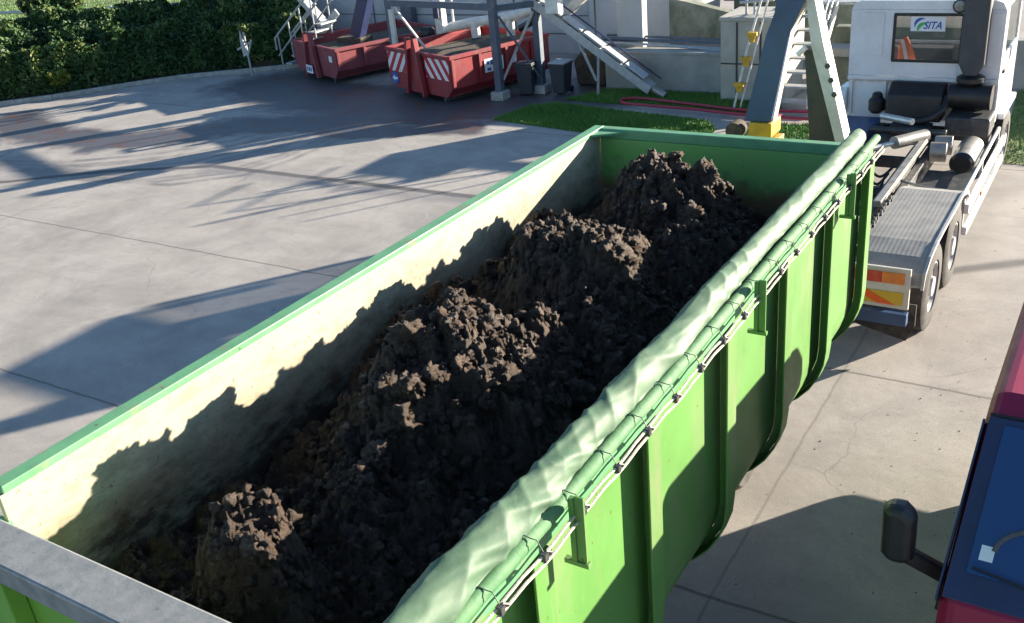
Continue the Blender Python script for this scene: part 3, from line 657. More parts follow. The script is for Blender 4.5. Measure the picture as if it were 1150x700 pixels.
# right skin: outer x 2.58, inner 2.55
pr = [(2.58, 2.93)]+belly(2.58, 1); pi = [(2.54, 2.93)]+[(x-.03, z+.03) for x, z in belly(2.57, 1)]
obj('right_side', MB().prism(pr+pi[::-1], 1, .10, LY-.02), 'green_side', bin_, .004)
pl_ = [(.06, 2.989)]+belly(.06, -1); pil = [(.092, 2.989)]+[(x+.03, z+.03) for x, z in belly(.07, -1)]
obj('left_side', MB().prism(pl_+pil[::-1], 1, .10, LY-.02), 'inner_left', bin_, .004)
obj('floor', MB().box(.68, 1.96, .1, LY-.02, 1.0, 1.05), 'olive', bin_)
obj('front_bulkhead', MB().prism([(.105, 1.66), (.70, 1.06), (1.94, 1.06), (2.535, 1.66), (2.535, 2.939), (.105, 2.939)], 1, LY-.10, LY-.06), 'inner_far', bin_)
obj('bulkhead_frame', MB().box(.2, 2.4, LY-.058, LY, 2.0, 2.12).box(.5, .62, LY-.058, LY, 1.1, 1.998).box(2.0, 2.12, LY-.058, LY, 1.1, 1.998), 'green_side', bin_, .005)
# rims
obj('left_rim', MB().box(.0, .10, .12, LY-.0, 2.99, ZR), 'green_rim', bin_, .006)
obj('front_rim', MB().box(.102, 2.50, LY-.10, LY+.0, 2.94, ZR), 'green_rim', bin_, .008)
obj('corner_gusset', MB().prism([(.102, LY-.102), (.102, LY-.30), (.40, LY-.102)], 2, 3.0, 3.02), 'green_rim', bin_)
obj('right_rim', MB().box(2.50, 2.66, .12, LY, 2.932, 3.02), 'green_rim', bin_, .01)
# ribs on the right side (and left)
for k in range(6):
    y = 6.64-1.13*k
    fo = [(2.68, 2.93)]+belly(2.68, 1, .74, 1.68, .97); fi = [(2.668, 2.93)]+belly(2.668, 1, .728, 1.68, .982)
    rb = obj('rib', MB().prism(fo+fi[::-1], 1, y-.15, y), 'green_side', bin_, .003)          # open channel: outer flange ...
    w1 = [(2.583, 2.93)]+belly(2.583, 1); w2 = [(2.666, 2.93)]+belly(2.666, 1, .726, 1.68, .984)
    obj('rib_web', MB().prism(w1+w2[::-1], 1, y-.014, y-.002), 'green_side', rb)             # ... and its web
    pr_ = [(.057, 2.93)]+belly(.057, -1); po = [(-.04, 2.93)]+belly(-.04, -1, .74, 1.68, .97)
    obj('rib', MB().prism(pr_+po[::-1], 1, y-.09, y), 'green_side', bin_, .004)
# tailgate (near end)
tg = obj('tailgate', MB().prism([(.0, 1.1), (2.66, 1.1), (2.66, 2.86), (.0, 2.86)], 1, -.10, .06), 'lime', bin_, .006)
obj('tailgate_rim', MB().box(-.02, 2.68, -.22, .0, 2.862, 2.985), 'galv', tg, .012)
for x_ in (.35, 1.3, 2.3): obj('tailgate_rib', MB().box(x_, x_+.1, -.19, -.102, 1.15, 2.859), 'lime', tg, .006)
obj('corner_post', MB().box(.0, .10, .062, .118, 1.2, 2.84), 'green_rim', bin_, .006)
# floor rails
for x_ in (.85, 1.7): obj('skid_rail', MB().box(x_, x_+.1, .3, LY-.3, .86, .999), 'darkm', bin_)
# cover tube, rope, hooks
obj('cover_tube', MB().tube([(2.665, .1+i*.33, 3.07+.004*math.sin(i*1.7)) for i in range(21)], .036, 14), 'tarp_tube', bin_)
pts = []
for i in range(140):
    y = .1+i*(LY-.15)/139; pts.append((2.745+.004*math.sin(y*9), y, 3.045-.008*abs(math.sin(y*math.pi/.335))))
rp = obj('rope', MB().tube(pts, .0075, 6), 'rope', bin_)
obj('rope', MB().tube([(p[0]+.012, p[1], p[2]-.028+.003*math.sin(p[1]*5)) for p in pts], .0075, 6), 'rope', bin_)
for k in range(19):
    y = .14+.335*k
    m = MB().tube([(2.635, y, 3.10), (2.665, y+.003, 3.112), (2.69, y+.005, 3.105), (2.72, y+.01, 3.10), (2.745, y+.01, 3.05)], .0025, 6)
    m.box(2.738, 2.766, y-.008, y+.018, 3.012, 3.05); m.tube([(2.752, y+.02, 3.05), (2.762, y+.045, 3.03), (2.75, y+.06, 3.0)], .006, 6)
    obj('rope_clip', m, 'darkm', bin_)
for y in (1.11, 3.46, 5.55):
    m = MB().box(2.72, 2.745, y-.03, y+.0, 2.80, 3.13).box(2.746, 2.79, y-.022, y-.008, 2.80, 3.14).box(2.68, 2.80, y-.03, y+.0, 2.775, 2.799)
    obj('hook_bracket', m, 'green_side', bin_, .002)
# rolled tarpaulin
def tarp():
    NY, NU = 620, 64; V = np.zeros((NY, NU, 3)); yy = np.linspace(.0, LY-.06, NY)
    for i, y in enumerate(yy):
        nearf = max(0., min(1., (4.6-y)/4.6))            # more crumpled near the camera
        w = .088+.028*nearf+.018*noise.noise(Vector((0, y*1.4, 2))); h = .078+.02*noise.noise(Vector((3, y*1.7, 2)))
        cx = 2.535-.005*nearf; cz = 3.105
        if y > LY-.25: sc = .55+.45*math.sqrt(max(0, (LY-.0-y)/.25))
        else: sc = 1.
        for j in range(NU):
            a = 2*math.pi*j/NU; ca, sa = math.cos(a), math.sin(a)
            d = 1.
            amp = .07+.36*nearf
            # diagonal sharp folds
            n0 = noise.noise(Vector((ca*.5, y*.8, 3.))); msk = max(0., min(1., .55+1.5*noise.noise(Vector((ca*.7, y*1.3, 31.)))))
            t1 = (y*2.7+.45*a+1.6*noise.noise(Vector((y*.9, ca*.4, 1.)))) % 1.; t2 = (y*3.9-.55*a+1.8*noise.noise(Vector((y*.8, ca*.4, 9.)))) % 1.
            f1 = (1-abs(2*t1-1))**2.2; f2 = (1-abs(2*t2-1))**2.6
            n3 = noise.noise(Vector((ca*1.3, y*5+a*.6, 4.)))
            n5 = noise.noise(Vector((ca*1.6, (y+.25*a)*4.2, 41.)))
            d += amp*.22*max(0., 1-abs(n5)*3.)+amp*(n0*1.1+msk*(f1-.3)*.75+(1-msk)*(f2-.25)*.55)+n3*.05*(.3+nearf)
            x = cx+ca*w*d*sc*(1+.12*nearf if ca < 0 else 1.); z = cz+sa*h*d*sc*(1.15 if sa > 0 else .7)-(.07+.05*nearf)*max(0., -ca)*sc
            # inner skirt hanging into the bin
            if ca < -.2 and sa < .15: z -= .05*nearf*(1+n0); x -= .02*nearf
            V[i, j] = (x, y, z)
    idx = np.arange(NY*NU).reshape(NY, NU); a = idx[:-1]; b = idx[1:]
    F = np.stack([a, np.roll(a, -1, 1), np.roll(b, -1, 1), b], -1).reshape(-1, 4)
    V = V.reshape(-1, 3)
    caps = []
    V = np.vstack([V, V[idx[0]].mean(0), V[idx[-1]].mean(0)])
    c0, c1 = NY*NU, NY*NU+1
    F = np.vstack([F, [[idx[0, j], idx[0, (j+1) % NU], c0, c0] for j in range(0)] or np.zeros((0, 4), int)]).astype(int)
    o = npmesh('tarpaulin', V-np.array([1.3, 3.3, ZP]), F, 'tarp', bin_, smooth=True)
    s_ = o.modifiers.new('thick', 'SOLIDIFY'); s_.thickness = .004
    return o
tarp()
# folded end of tarp
obj('tarpaulin_end', MB().lathe((2.52, LY-.065, 3.105), (0, 1, 0), [(0, .062), (.02, .066), (.05, .045), (.06, .012)], 20), 'tarp', bin_)

# ------------------------------------------------------------------ trailer under the container
tr = thing('drawbar_trailer', (1.3, 3.4, 0), 'dark low trailer chassis under the green container', 'trailer')
for x_ in (.83, 1.68): obj('frame_rail', MB().box(x_, x_+.14, .4, 7.3, .66, .858), 'darkm', tr, .005)
for y in (.8, 2.6, 4.4, 6.2): obj('crossmember', MB().box(.975, 1.675, y, y+.1, .70, .82), 'darkm', tr)
obj('drawbar', MB().beam((1.3, 7.3, .6), (1.6, 8.55, .6), .12, .12), 'darkm', tr, .005)
def wheel(parent, x, y, r=.5, w_=.28, rimmat='silver', sgn=1):
    wh = obj('wheel', MB().lathe((x, y, r), (sgn, 0, 0), [(-w_/2, r*.62), (-w_/2, r*.9), (-w_/2+.03, r), (w_/2-.03, r), (w_/2, r*.9), (w_/2, r*.60), (w_/2-.05, r*.58)], 40), 'rubber', parent)
    rm = MB().lathe((x, y, r), (sgn, 0, 0), [(w_/2-.10, r*.575), (w_/2-.015, r*.575), (w_/2-.01, r*.53), (w_/2-.09, r*.46), (w_/2-.11, r*.26), (w_/2+.0, r*.22), (w_/2+.01, r*.08)], 32)
    rim = obj('rim', rm, rimmat, wh)
    nb = MB()
    for k in range(8):
        a = k*math.pi/4; cy, cz = y+math.cos(a)*r*.36, r+math.sin(a)*r*.36
        nb.lathe((x+sgn*(w_/2-.1), cy, cz), (sgn, 0, 0), [(0, .02), (.03, .02)], 6)
    obj('wheel_nuts', nb, 'darkm', rim)
for y in (1.4, 2.5, 5.6):
    for sx, x_ in ((-1, .58), (1, 1.86)): wheel(tr, x_, y, .38, .22, sgn=sx)

# ------------------------------------------------------------------ soil
def soil():
    nx, ny = 230, 600; xs = np.linspace(.11, 2.53, nx); ys = np.linspace(.07, 6.53, ny); X, Y = np.meshgrid(xs, ys)
    base = 2.16+.10*np.exp(-((X-1.3)/.9)**2)
    def G(x, y, h, sx, sy): return h*np.exp(-(((X-x)/sx)**2+((Y-y)/sy)**2))
    def Pl(x, y, h, sx, sy, rot=0.):
        c_, s_ = math.cos(rot), math.sin(rot); u = (X-x)*c_+(Y-y)*s_; v = -(X-x)*s_+(Y-y)*c_
        return h*np.exp(-((u/sx)**2+(v/sy)**2)**1.7)
    hills = [Pl(1.25, 5.5, .74, .74, .66, -.5), Pl(1.25, 3.95, .74, .84, .62, -.45), Pl(1.30, 2.25, .74, .72, .74, -.4), Pl(1.30, .55, .66, .36, .26, -.2),
             Pl(1.7, 3.1, .52, .6, .9), Pl(1.8, 4.7, .5, .55, .9), Pl(1.6, 1.3, .34, .8, .6), Pl(.5, 4.9, .45, .5, .6), Pl(.35, 3.4, .38, .4, 1.0), Pl(.9, .0, .22, .8, .4)]
    Z = base+sum(h_**4 for h_ in hills)**.25
    Z += G(.98, 5.72, .13, .24, .2)+G(.85, 4.35, .10, .22, .2)+G(.92, 2.72, .17, .26, .26)+G(1.25, 2.3, .06, .3, .3)
    P = np.c_[X.ravel(), Y.ravel()]
    def N(freq, seed, oct_=1):
        o = np.zeros(len(P)); a = 1
        for k in range(oct_):
            o += a*vnoise(P, seed+k*13.1, freq*2**k); a *= .55
        return o.reshape(X.shape)
    Z += .13*N(2.8, 1.3, 2)
    n2 = N(7., 5.1, 2); Z += .09*(np.abs(n2)**.7)*np.sign(n2)*1.0
    n3 = N(17., 9.7, 3); Z += .055*(1-2.4*np.abs(n3))
    n4 = N(46., 3.3, 1); Z += .014*(1-2.4*np.abs(n4))
    edge = np.minimum(X-.11, 2.53-X); Z -= .05*np.exp(-edge/.06)
    ZX = lambda x, y: Z[np.clip(((y-.07)/6.46*(ny-1)).astype(int), 0, ny-1), np.clip(((x-.11)/2.42*(nx-1)).astype(int), 0, nx-1)]
    V = np.c_[X.ravel(), Y.ravel(), Z.ravel()]; idx = np.arange(nx*ny).reshape(ny, nx)
    F = np.stack([idx[:-1, :-1], idx[:-1, 1:], idx[1:, 1:], idx[1:, :-1]], -1).reshape(-1, 4)
    # triangulated for merging with clods
    F3 = np.vstack([F[:, [0, 1, 2]], F[:, [0, 2, 3]]])
    # clods: rough lumps strewn on the surface
    bm = bmesh.new(); bmesh.ops.create_icosphere(bm, subdivisions=2, radius=1.); bv = np.array([v.co[:] for v in bm.verts]); bf = np.array([[v.index for v in f.verts] for f in bm.faces]); bm.free()
    variants = []
    for k in range(24):
        q = np.array([noise.noise(Vector((v[0]*1.7+k*9.1, v[1]*1.7, v[2]*1.7+k)))*.75+noise.noise(Vector((v[0]*4+k*5.1, v[1]*4, v[2]*4)))*.8 for v in bv]); variants.append(bv*(1+q)[:, None])
    bm = bmesh.new(); bmesh.ops.create_icosphere(bm, subdivisions=4, radius=1.); cv = np.array([v.co[:] for v in bm.verts]); cf = np.array([[v.index for v in f.verts] for f in bm.faces]); bm.free()
    bigs = []
    for k in range(8):
        q = np.array([noise.noise(Vector((v[0]*1.3+k*9.1, v[1]*1.3, v[2]*1.3+k)))*.6+(.5-abs(noise.noise(Vector((v[0]*3.4+k*5.1, v[1]*3.4, v[2]*3.4)))))*.5+(.5-abs(noise.noise(Vector((v[0]*8+k*5.1, v[1]*8, v[2]*8)))))*.28+noise.noise(Vector((v[0]*18, v[1]*18, v[2]*18+k)))*.22+(.5-abs(noise.noise(Vector((v[0]*5.5+3, v[1]*5.5, v[2]*5.5+k*2)))))*.3-.15 for v in cv]); bigs.append(cv*(.75+q)[:, None])
    Vs = [V]; Fs = [F3]; off = len(V)
    def put(tv, tf, c, sc):
        nonlocal off
        A = rng.normal(size=(3, 3)); Q, _ = np.linalg.qr(A); Vs.append((tv*sc*np.array([1, 1, .85]))@Q.T+c); Fs.append(tf+off); off += len(tv)
    peaks = [(1.1, 5.6, .5, 12), (1.6, 5.15, .45, 8), (.9, 4.2, .38, 9), (1.45, 3.85, .42, 9), (1.05, 2.6, .38, 11), (1.5, 2.2, .4, 10), (1.3, 1.8, .3, 6), (1.3, .52, .24, 8), (1.35, 1.3, .5, 3)]
    for px, py, sp, n_ in peaks:
        for _ in range(n_):
            x, y = px+rng.normal()*sp*.55, py+rng.normal()*sp*.55
            if .25 < x < 2.3 and .2 < y < 6.4:
                sc = rng.uniform(.05, .125); put(bigs[rng.integers(8)], cf, np.array([x, y, ZX(np.array(x), np.array(y))+sc*.05]), sc)
    xs_ = rng.uniform(.15, 2.48, 11000); ys_ = rng.uniform(.12, 6.5, 11000); zs_ = ZX(xs_, ys_)
    for x, y, z in zip(xs_, ys_, zs_):
        if rng.uniform() < np.clip((z-2.05)/.7, .3, 1):
            sc = .008+.030*rng.uniform()**3.2; put(variants[rng.integers(24)], bf, np.array([x, y, z+sc*.35]), sc)
    V = np.vstack(Vs); F = np.vstack(Fs); V = V-np.array([1.3, 3.3, 2.0])
    o = npmesh('soil_heap', V, F, 'soil', smooth=True); o.location = (1.3, 3.3, 2.0)
    tag(o, 'crumbly dark brown soil piled in lumps inside the green container', 'soil', kind='stuff')
soil()

# ================================================================== WHITE TRUCK
tk = thing('hook_lift_truck', (1.6, 12, 0), 'white hook-lift truck facing away with raised lifting arm', 'truck')
T = lambda name, mb, mt, bv=.006, par=None: obj(name, mb, mt, par or tk, bv)
for x_ in (1.12, 1.98): T('chassis_rail', MB().box(x_, x_+.10, 8.7, 14.4, .72, .98), 'darkm')
for y in (8.8, 10.0, 11.5, 12.9, 14.1): T('crossmember', MB().box(1.222, 1.978, y, y+.1, .76, .92), 'darkm')
for x_ in (1.30, 1.86): T('tipping_beam', MB().box(x_, x_+.12, 8.75, 13.6, 1.0, 1.12), 'darkm')
T('tipping_beam', MB().beam((1.98, 10.2, 1.18), (2.0, 13.0, 1.2), .09, .08), 'silver')
T('cross_tube', MB().tube([(1.1, 13.5, 1.16), (2.2, 13.5, 1.16)], .05, 12), 'darkm')
# left and right mudguards over the tandem
def mud(x0, x1):
    pr_ = [(8.56, .90), (8.62, 1.02), (8.85, 1.12), (9.2, 1.165), (9.6, 1.175), (10.9, 1.175), (11.25, 1.08), (11.4, .95)]
    pi_ = [(y, z-.025) for y, z in pr_]
    return T('mudguard', MB().prism(pr_+pi_[::-1], 0, x0, x1), 'mudguard', .0)
g1 = mud(2.10, 2.84); g2 = mud(.32, 1.06)
T('mudguard_lip', MB().prism([(8.54, .86), (8.61, 1.035), (8.85, 1.135), (9.2, 1.18), (9.6, 1.19), (10.9, 1.19), (11.27, 1.10), (11.44, .95), (11.40, .95), (11.23, 1.06), (10.88, 1.145), (9.6, 1.145), (9.2, 1.135), (8.87, 1.09), (8.64, 1.0), (8.57, .86)], 0, 2.842, 2.872), 'galvpale', 0, g1)
for sx, xo in ((1, 2.66), (-1, .5)):
    for y in (9.42, 10.72): wheel(tk, xo+.03*sx, y, .53, .30, 'galvpale', sx)
    wheel(tk, xo-.02*sx, 15.6, .5, .30, 'galvpale', sx)
T('axle', MB().tube([(.7, 9.42, .5), (2.5, 9.42, .5)], .08, 12), 'darkm'); T('axle', MB().tube([(.7, 10.72, .5), (2.5, 10.72, .5)], .08, 12), 'darkm')
T('mudflap', MB().prism([(2.10, .30), (2.72, .16), (2.80, .36), (2.80, .62), (2.10, .62)], 1, 8.66, 8.69), 'rubber', .004)
T('bumper', MB().box(2.05, 2.74, 8.45, 8.56, .44, .58), 'blue')
# tail light board
lb = T('tail_light_board', MB().box(2.02, 2.74, 8.50, 8.54, .62, 1.10), 'offwhite')
T('red_lamp', MB().box(2.06, 2.44, 8.485, 8.497, .92, 1.05), 'redlens', .003, lb); T('amber_lamp', MB().box(2.443, 2.68, 8.485, 8.497, .92, 1.05), 'orange', .003, lb)
T('chevron_plate', MB().box(2.06, 2.68, 8.488, 8.498, .67, .82), mat('yellow_reflective', (.62, .42, .03), (.55, .36, .03), 6, .5), 0, lb)
T('chevron', MB().prism([(2.10, .818), (2.30, .818), (2.60, .672), (2.42, .672)], 1, 8.48, 8.486), mat('orange_reflective', (.8, .12, .01), (.75, .1, .01), 6, .5), 0, lb)
# right side guard rails
sg = T('side_guard', MB().box(2.80, 2.86, 11.55, 14.9, .66, .79), 'white')
T('guard_rail', MB().box(2.80, 2.86, 11.55, 14.9, .36, .47), 'white', .006, sg)
T('guard_rail', MB().tube([(2.78, 11.5, .95), (2.78, 14.6, .97)], .028, 8), 'galvpale', 0, sg)
for y in (11.6, 13.0, 14.6): T('guard_post', MB().box(2.76, 2.797, y, y+.06, .35, .95), 'galvpale', .003, sg)
T('side_marker', MB().box(2.862, 2.88, 12.5, 12.6, .60, .655), 'orange', .003, sg)
# deck plates and ancillaries between cab and tandem
T('deck_plate', MB().box(2.12, 2.74, 11.6, 12.75, .80, .83), 'darkm')
T('side_rail_tube', MB().tube([(2.0, 11.45, 1.08), (2.3, 11.42, 1.02), (2.78, 11.45, .98)], .02, 8), 'silver')
T('deck_plate', MB().box(.45, 1.08, 11.6, 14.2, .80, .83), 'blue')
T('air_tank', MB().tube([(2.08, 13.0, 1.02), (2.30, 13.02, 1.02)], .14, 20), 'silver')
T('air_tank', MB().tube([(2.08, 13.35, 1.02), (2.32, 13.37, 1.02)], .14, 20), 'silver')
ft = T('fuel_tank', MB().tube([(2.54, 12.85, .92), (2.54, 13.7, .92)], .17, 24), 'silver'); T('tank_end', MB().tube([(2.54, 12.80, .92), (2.54, 12.849, .92)], [.13, .165], 24), 'black', 0, ft)
T('hydraulic_cylinder', MB().tube([(1.68, 12.45, 1.28), (2.0, 13.0, 1.26)], .09, 18), 'silver')
T('piston_rod', MB().tube([(1.3, 11.9, 1.28), (1.68, 12.45, 1.28)], .035, 12), 'alu')
T('gearbox', MB().box(1.3, 1.9, 13.7, 14.2, .9, 1.12), 'darkm', .03)
m = MB()
for k in range(9):
    a = rng.uniform(0, 6, 3); y = 8.9+k*.32
    m.tube(spline([(1.46, y, 1.05), (1.55+.05*math.sin(a[0]), y+.2, 1.14), (1.72+.05*math.sin(a[1]), y+.3, 1.0), (1.8, y+.5, 1.1)], 5), .02, 6)
T('hydraulic_hoses', m, 'black', 0)
# chain
m = MB()
for k in range(24):
    c = (2.09+.01*math.sin(k), 9.0+k*.065, 1.19); m.box(c[0]-.03, c[0]+.03, c[1]-.02, c[1]+.02, c[2]-.018, c[2]+.012) if k % 2 else m.box(c[0]-.014, c[0]+.014, c[1]-.03, c[1]+.03, c[2]-.02, c[2]+.02)
T('chain', m, 'darkm', .002)
# ----- cab
CX0, CX1, CY0, CY1, CZ0, CZ1 = .47, 2.70, 14.57, 16.5, 1.02, 2.86
wx0, wx1, wz0, wz1 = 1.15, 2.11, 1.98, 2.66
cab = T('cab', MB().box(CX0, wx0, CY0, CY0+.05, 1.72, CZ1-.12).box(wx1, CX1, CY0, CY0+.05, 1.72, CZ1-.12).box(wx0, wx1, CY0, CY0+.05, 1.72, wz0).box(wx0, wx1, CY0, CY0+.05, wz1, CZ1-.12), 'white', .006)
T('roof', MB().prism([(CX0, CZ1-.12), (CX0+.05, CZ1-.02), (CX0+.16, CZ1+.02), (CX1-.16, CZ1+.02), (CX1-.05, CZ1-.02), (CX1, CZ1-.12)], 1, CY0+.002, CY1-.2), 'white', .01, cab)
T('lower_back', MB().box(CX0+.04, CX1-.04, CY0+.07, CY0+.10, CZ0, 1.718), 'white', .006, cab)
T('back_sill', MB().prism([(CY0-.02, 1.72), (CY0-.02, 1.66), (CY0+.068, 1.60), (CY0+.068, 1.70)], 0, CX0, CX1), 'white', .004, cab)
T('back_post', MB().box(1.02, 1.07, CY0+.03, CY0+.069, CZ0+.05, 1.64).box(CX0+.04, CX0+.07, CY0+.03, CY0+.069, CZ0+.05, 1.64), 'white', .004, cab)
T('recess_panel', MB().box(.62, .98, CY0-.012, CY0-.001, 2.04, 2.70), 'white', .01, cab)
T('recess_panel', MB().box(2.5, 2.66, CY0-.012, CY0-.001, 1.9, 2.70), 'white', .01, cab)
T('side_panel', MB().box(CX0, CX0+.04, CY0+.055, CY1, CZ0, 2.0).box(CX0, CX0+.04, CY0+.055, CY0+.5, 2.0, CZ1-.125).box(CX0, CX0+.04, CY1-.15, CY1, 2.0, CZ1-.125), 'white', .01, cab)
T('side_panel', MB().box(CX1-.04, CX1, CY0+.055, CY1, CZ0, 2.0).box(CX1-.04, CX1, CY0+.055, CY0+.35, 2.0, CZ1-.125).box(CX1-.04, CX1, CY1-.15, CY1, 2.0, CZ1-.125), 'white', .01, cab)
T('side_window', MB().box(CX1-.03, CX1-.02, CY0+.35, CY1-.15, 2.0, CZ1-.125), 'glass', 0, cab); T('side_window', MB().box(CX0+.02, CX0+.03, CY0+.5, CY1-.15, 2.0, CZ1-.125), 'glass', 0, cab)
T('front_panel', MB().box(CX0+.04, CX1-.04, CY1-.04, CY1, CZ0, 1.9), 'white', .01, cab)
T('windscreen', MB().box(CX0+.05, CX1-.05, CY1-.035, CY1-.025, 1.9, CZ1-.13), 'glass', 0, cab)
T('cab_floor', MB().box(CX0+.05, CX1-.05, CY0+.11, CY1-.05, CZ0, CZ0+.05), 'black', 0, cab)
T('dashboard', MB().box(CX0+.06, CX1-.06, CY1-.5, CY1-.06, 1.5, 1.86), 'seat', .04, cab)
for x_ in (1.95, 2.3): pass
T('seat', MB().box(.75, 1.15, CY0+.35, CY0+.5, 1.2, 2.1).box(1.95, 2.4, CY0+.35, CY0+.5, 1.2, 2.15), 'seat', .05, cab)
m = MB(); pts_ = []
rw = .05
wf = T('window_seal', MB().box(wx0-.03, wx1+.03, CY0-.016, CY0-.002, wz1-.01, wz1+.035).box(wx0-.03, wx1+.03, CY0-.016, CY0-.002, wz0-.035, wz0+.01).box(wx0-.035, wx0+.012, CY0-.015, CY0-.001, wz0-.01, wz1+.01).box(wx1-.012, wx1+.035, CY0-.015, CY0-.001, wz0-.01, wz1+.01), 'black', .008, cab)
T('rear_window', MB().box(wx0, wx1, CY0+.02, CY0+.026, wz0, wz1), 'glass', 0, wf)
st = T('window_sticker', MB().box(1.37, 1.87, CY0+.008, CY0+.014, 2.42, 2.64), 'paper', 0, wf)
text_mesh('lettering', 'SITA', .155, (1.685, CY0+.005, 2.505), 'inkblue', st, shear=.3, ext=.001, sx=.86)
def swoosh(cx, cz, r_, a0, a1, wd):
    m = MB(); n_ = 12; vs = []
    for i in range(n_+1):
        a = R(a0+(a1-a0)*i/n_); w_ = wd*math.sin(math.pi*(i+.4)/(n_+.8)); vs += [(cx+(r_-w_)*math.cos(a), CY0+.005, cz+(r_-w_)*math.sin(a)), (cx+(r_+w_)*math.cos(a), CY0+.005, cz+(r_+w_)*math.sin(a))]
    m.add(vs, [(2*i, 2*i+1, 2*i+3, 2*i+2) for i in range(n_)]); return m
obj('swoosh', swoosh(1.54, 2.50, .11, 75, 190, .022), 'inkblue', st, fix=False); obj('swoosh', swoosh(1.58, 2.44, .10, 70, 200, .026), 'inkgreen', st, fix=False)
T('cab_rim_bulge', MB().prism([(14.52, 1.1), (14.52, 1.38), (14.6, 1.5), (15.0, 1.5), (15.0, 1.1)], 0, .34, .468), 'white', .02, cab)
T('wheel_arch', MB().box(2.702, 2.80, 14.9, 16.3, 1.02, 1.12), 'white', .02, cab)
for sx, x_ in ((-1, .36), (1, 2.92)):
    mi = T('mirror', MB().box(x_-.08, x_+.08, 15.9, 16.0, 2.25, 2.62), 'white', .02, cab)
    T('mirror_glass', MB().box(x_-.06, x_+.06, 15.888, 15.898, 2.29, 2.58), 'black', 0, mi)
    T('mirror_arm', MB().tube([(x_, 15.95, 2.66), (x_-sx*.2, 16.2, 2.72)], .015, 6), 'black', 0, mi)
mi = T('mirror', MB().box(2.87, 3.0, 15.9, 16.0, 1.9, 2.12), 'black', .02, cab)
T('door_handle', MB().box(2.702, 2.73, 14.85, 15.0, 1.75, 1.80), 'black', .004, cab)
wl = T('work_lamp', MB().lathe((2.07, CY0-.10, 2.82), (0, 1, 0), [(-.03, .08), (-.02, .105), (.03, .10), (.07, .05)], 24), 'black', 0)
T('lamp_lens', MB().lathe((2.07, CY0-.137, 2.82), (0, 1, 0), [(0, .07), (.006, .08)], 20), 'silver', 0, wl)
T('intake_stack', MB().prism([(2.15, 2.0), (2.24, 1.82), (2.42, 1.82), (2.51, 2.0), (2.51, 3.05), (2.15, 3.05)], 1, CY0-.30, CY0-.06), mat('charcoal_plastic', (.045, .05, .055), (.06, .065, .07), 4, .6), .03)
T('intake_collar', MB().lathe((2.33, CY0-.18, 1.70), (0, 0, 1), [(0, .17), (.03, .20), (.09, .20), (.119, .15)], 24), 'black', 0)
T('air_filter', MB().tube([(2.06, CY0-.22, 1.50), (2.66, CY0-.22, 1.50)], .19, 24), 'black', 0)
T('battery_box', MB().box(2.10, 2.72, CY0-.65, CY0-.05, 1.0, 1.28), 'darkm', .03)
T('engine_cover', MB().prism([(CY0-.42, 1.12), (CY0-.02, 1.12), (CY0-.02, 1.66), (CY0-.12, 1.68), (CY0-.38, 1.52)], 0, 1.17, 2.0), 'black', .04)
T('reservoir', MB().lathe((1.0, CY0-.22, 1.18), (0, 0, 1), [(0, .08), (.05, .13), (.2, .13), (.26, .08), (.30, .08), (.33, .05)], 18), 'black', 0)
T('coolant_hose', MB().tube(spline([(2.05, CY0-.3, 1.5), (2.02, CY0-.5, 1.35), (1.8, CY0-.6, 1.2), (1.5, CY0-.55, 1.15)]), .05, 10), 'black', 0)
T('under_deck', MB().box(.5, 2.7, 14.2, 14.5, .85, .98), 'darkm')
T('blue_box', MB().box(.40, 1.1, 13.3, 14.25, .86, 1.14), 'blue', .02)
T('left_pipe', MB().tube([(1.25, 13.6, 1.34), (1.75, 13.3, 1.36)], .05, 10), 'alu', 0)
# ----- raised lifting arm (A shape), steel blue and dark faces with pale flanges
arm = T('lifting_arm', MB().prism([(.80, 2.565), (1.10, 2.565), (1.28, 3.55), (1.44, 3.9), (1.62, 5.0), (1.28, 5.0), (1.11, 3.75), (1.02, 3.5)], 1, 8.70, 8.74), 'blue')
T('arm_side_plate', MB().prism([(1.08, 2.565), (1.11, 2.565), (1.28, 3.55), (1.44, 3.9), (1.62, 5.0), (1.59, 5.0), (1.41, 3.9), (1.25, 3.55)], 1, 8.742, 8.90), 'offwhite', .004, arm)
T('arm_back', MB().prism([(.82, 2.565), (1.06, 2.565), (1.24, 3.55), (1.40, 3.9), (1.58, 5.0), (1.30, 5.0), (1.13, 3.75), (1.04, 3.5)], 1, 8.86, 8.90), 'blue', .004, arm)
T('arm_foot', MB().box(.86, 1.12, 8.66, 9.0, 2.40, 2.56).prism([(.93, 2.1), (1.18, 2.1), (1.18, 2.378), (1.0, 2.378)], 1, 8.68, 8.95), 'yellow', .01, arm)
T('arm_hook', MB().lathe((.66, 8.8, 2.42), (0, 1, 0), [(-.06, .10), (.12, .10)], 18), 'rust', 0, arm)
T('lower_leg', MB().beam((1.05, 8.85, 2.23), (1.25, 9.6, 1.1), .26, .2), 'darkm', .006, arm)
T('rear_leg', MB().prism([(1.54, 2.05), (1.90, 2.05), (1.60, 3.35), (1.42, 3.35)], 1, 8.78, 8.82), 'olive', .004, arm)
T('rear_leg_flange', MB().prism([(1.90, 2.05), (2.0, 2.05), (1.62, 3.45), (1.50, 3.95), (1.42, 3.9), (1.50, 3.40)], 1, 8.74, 8.98), 'offwhite', .004, arm)
T('arm_pin', MB().tube([(1.38, 8.68, 3.32), (1.46, 8.68, 3.40)], .03, 10), 'whitepipe', 0, arm)
for z_ in (2.9, 3.05, 3.2): T('arm_bolt', MB().lathe((1.77-(z_-2.9)*.28, 8.74, z_), (0, -1, 0), [(0, .03), (.02, .03)], 10), 'darkm', 0, arm)
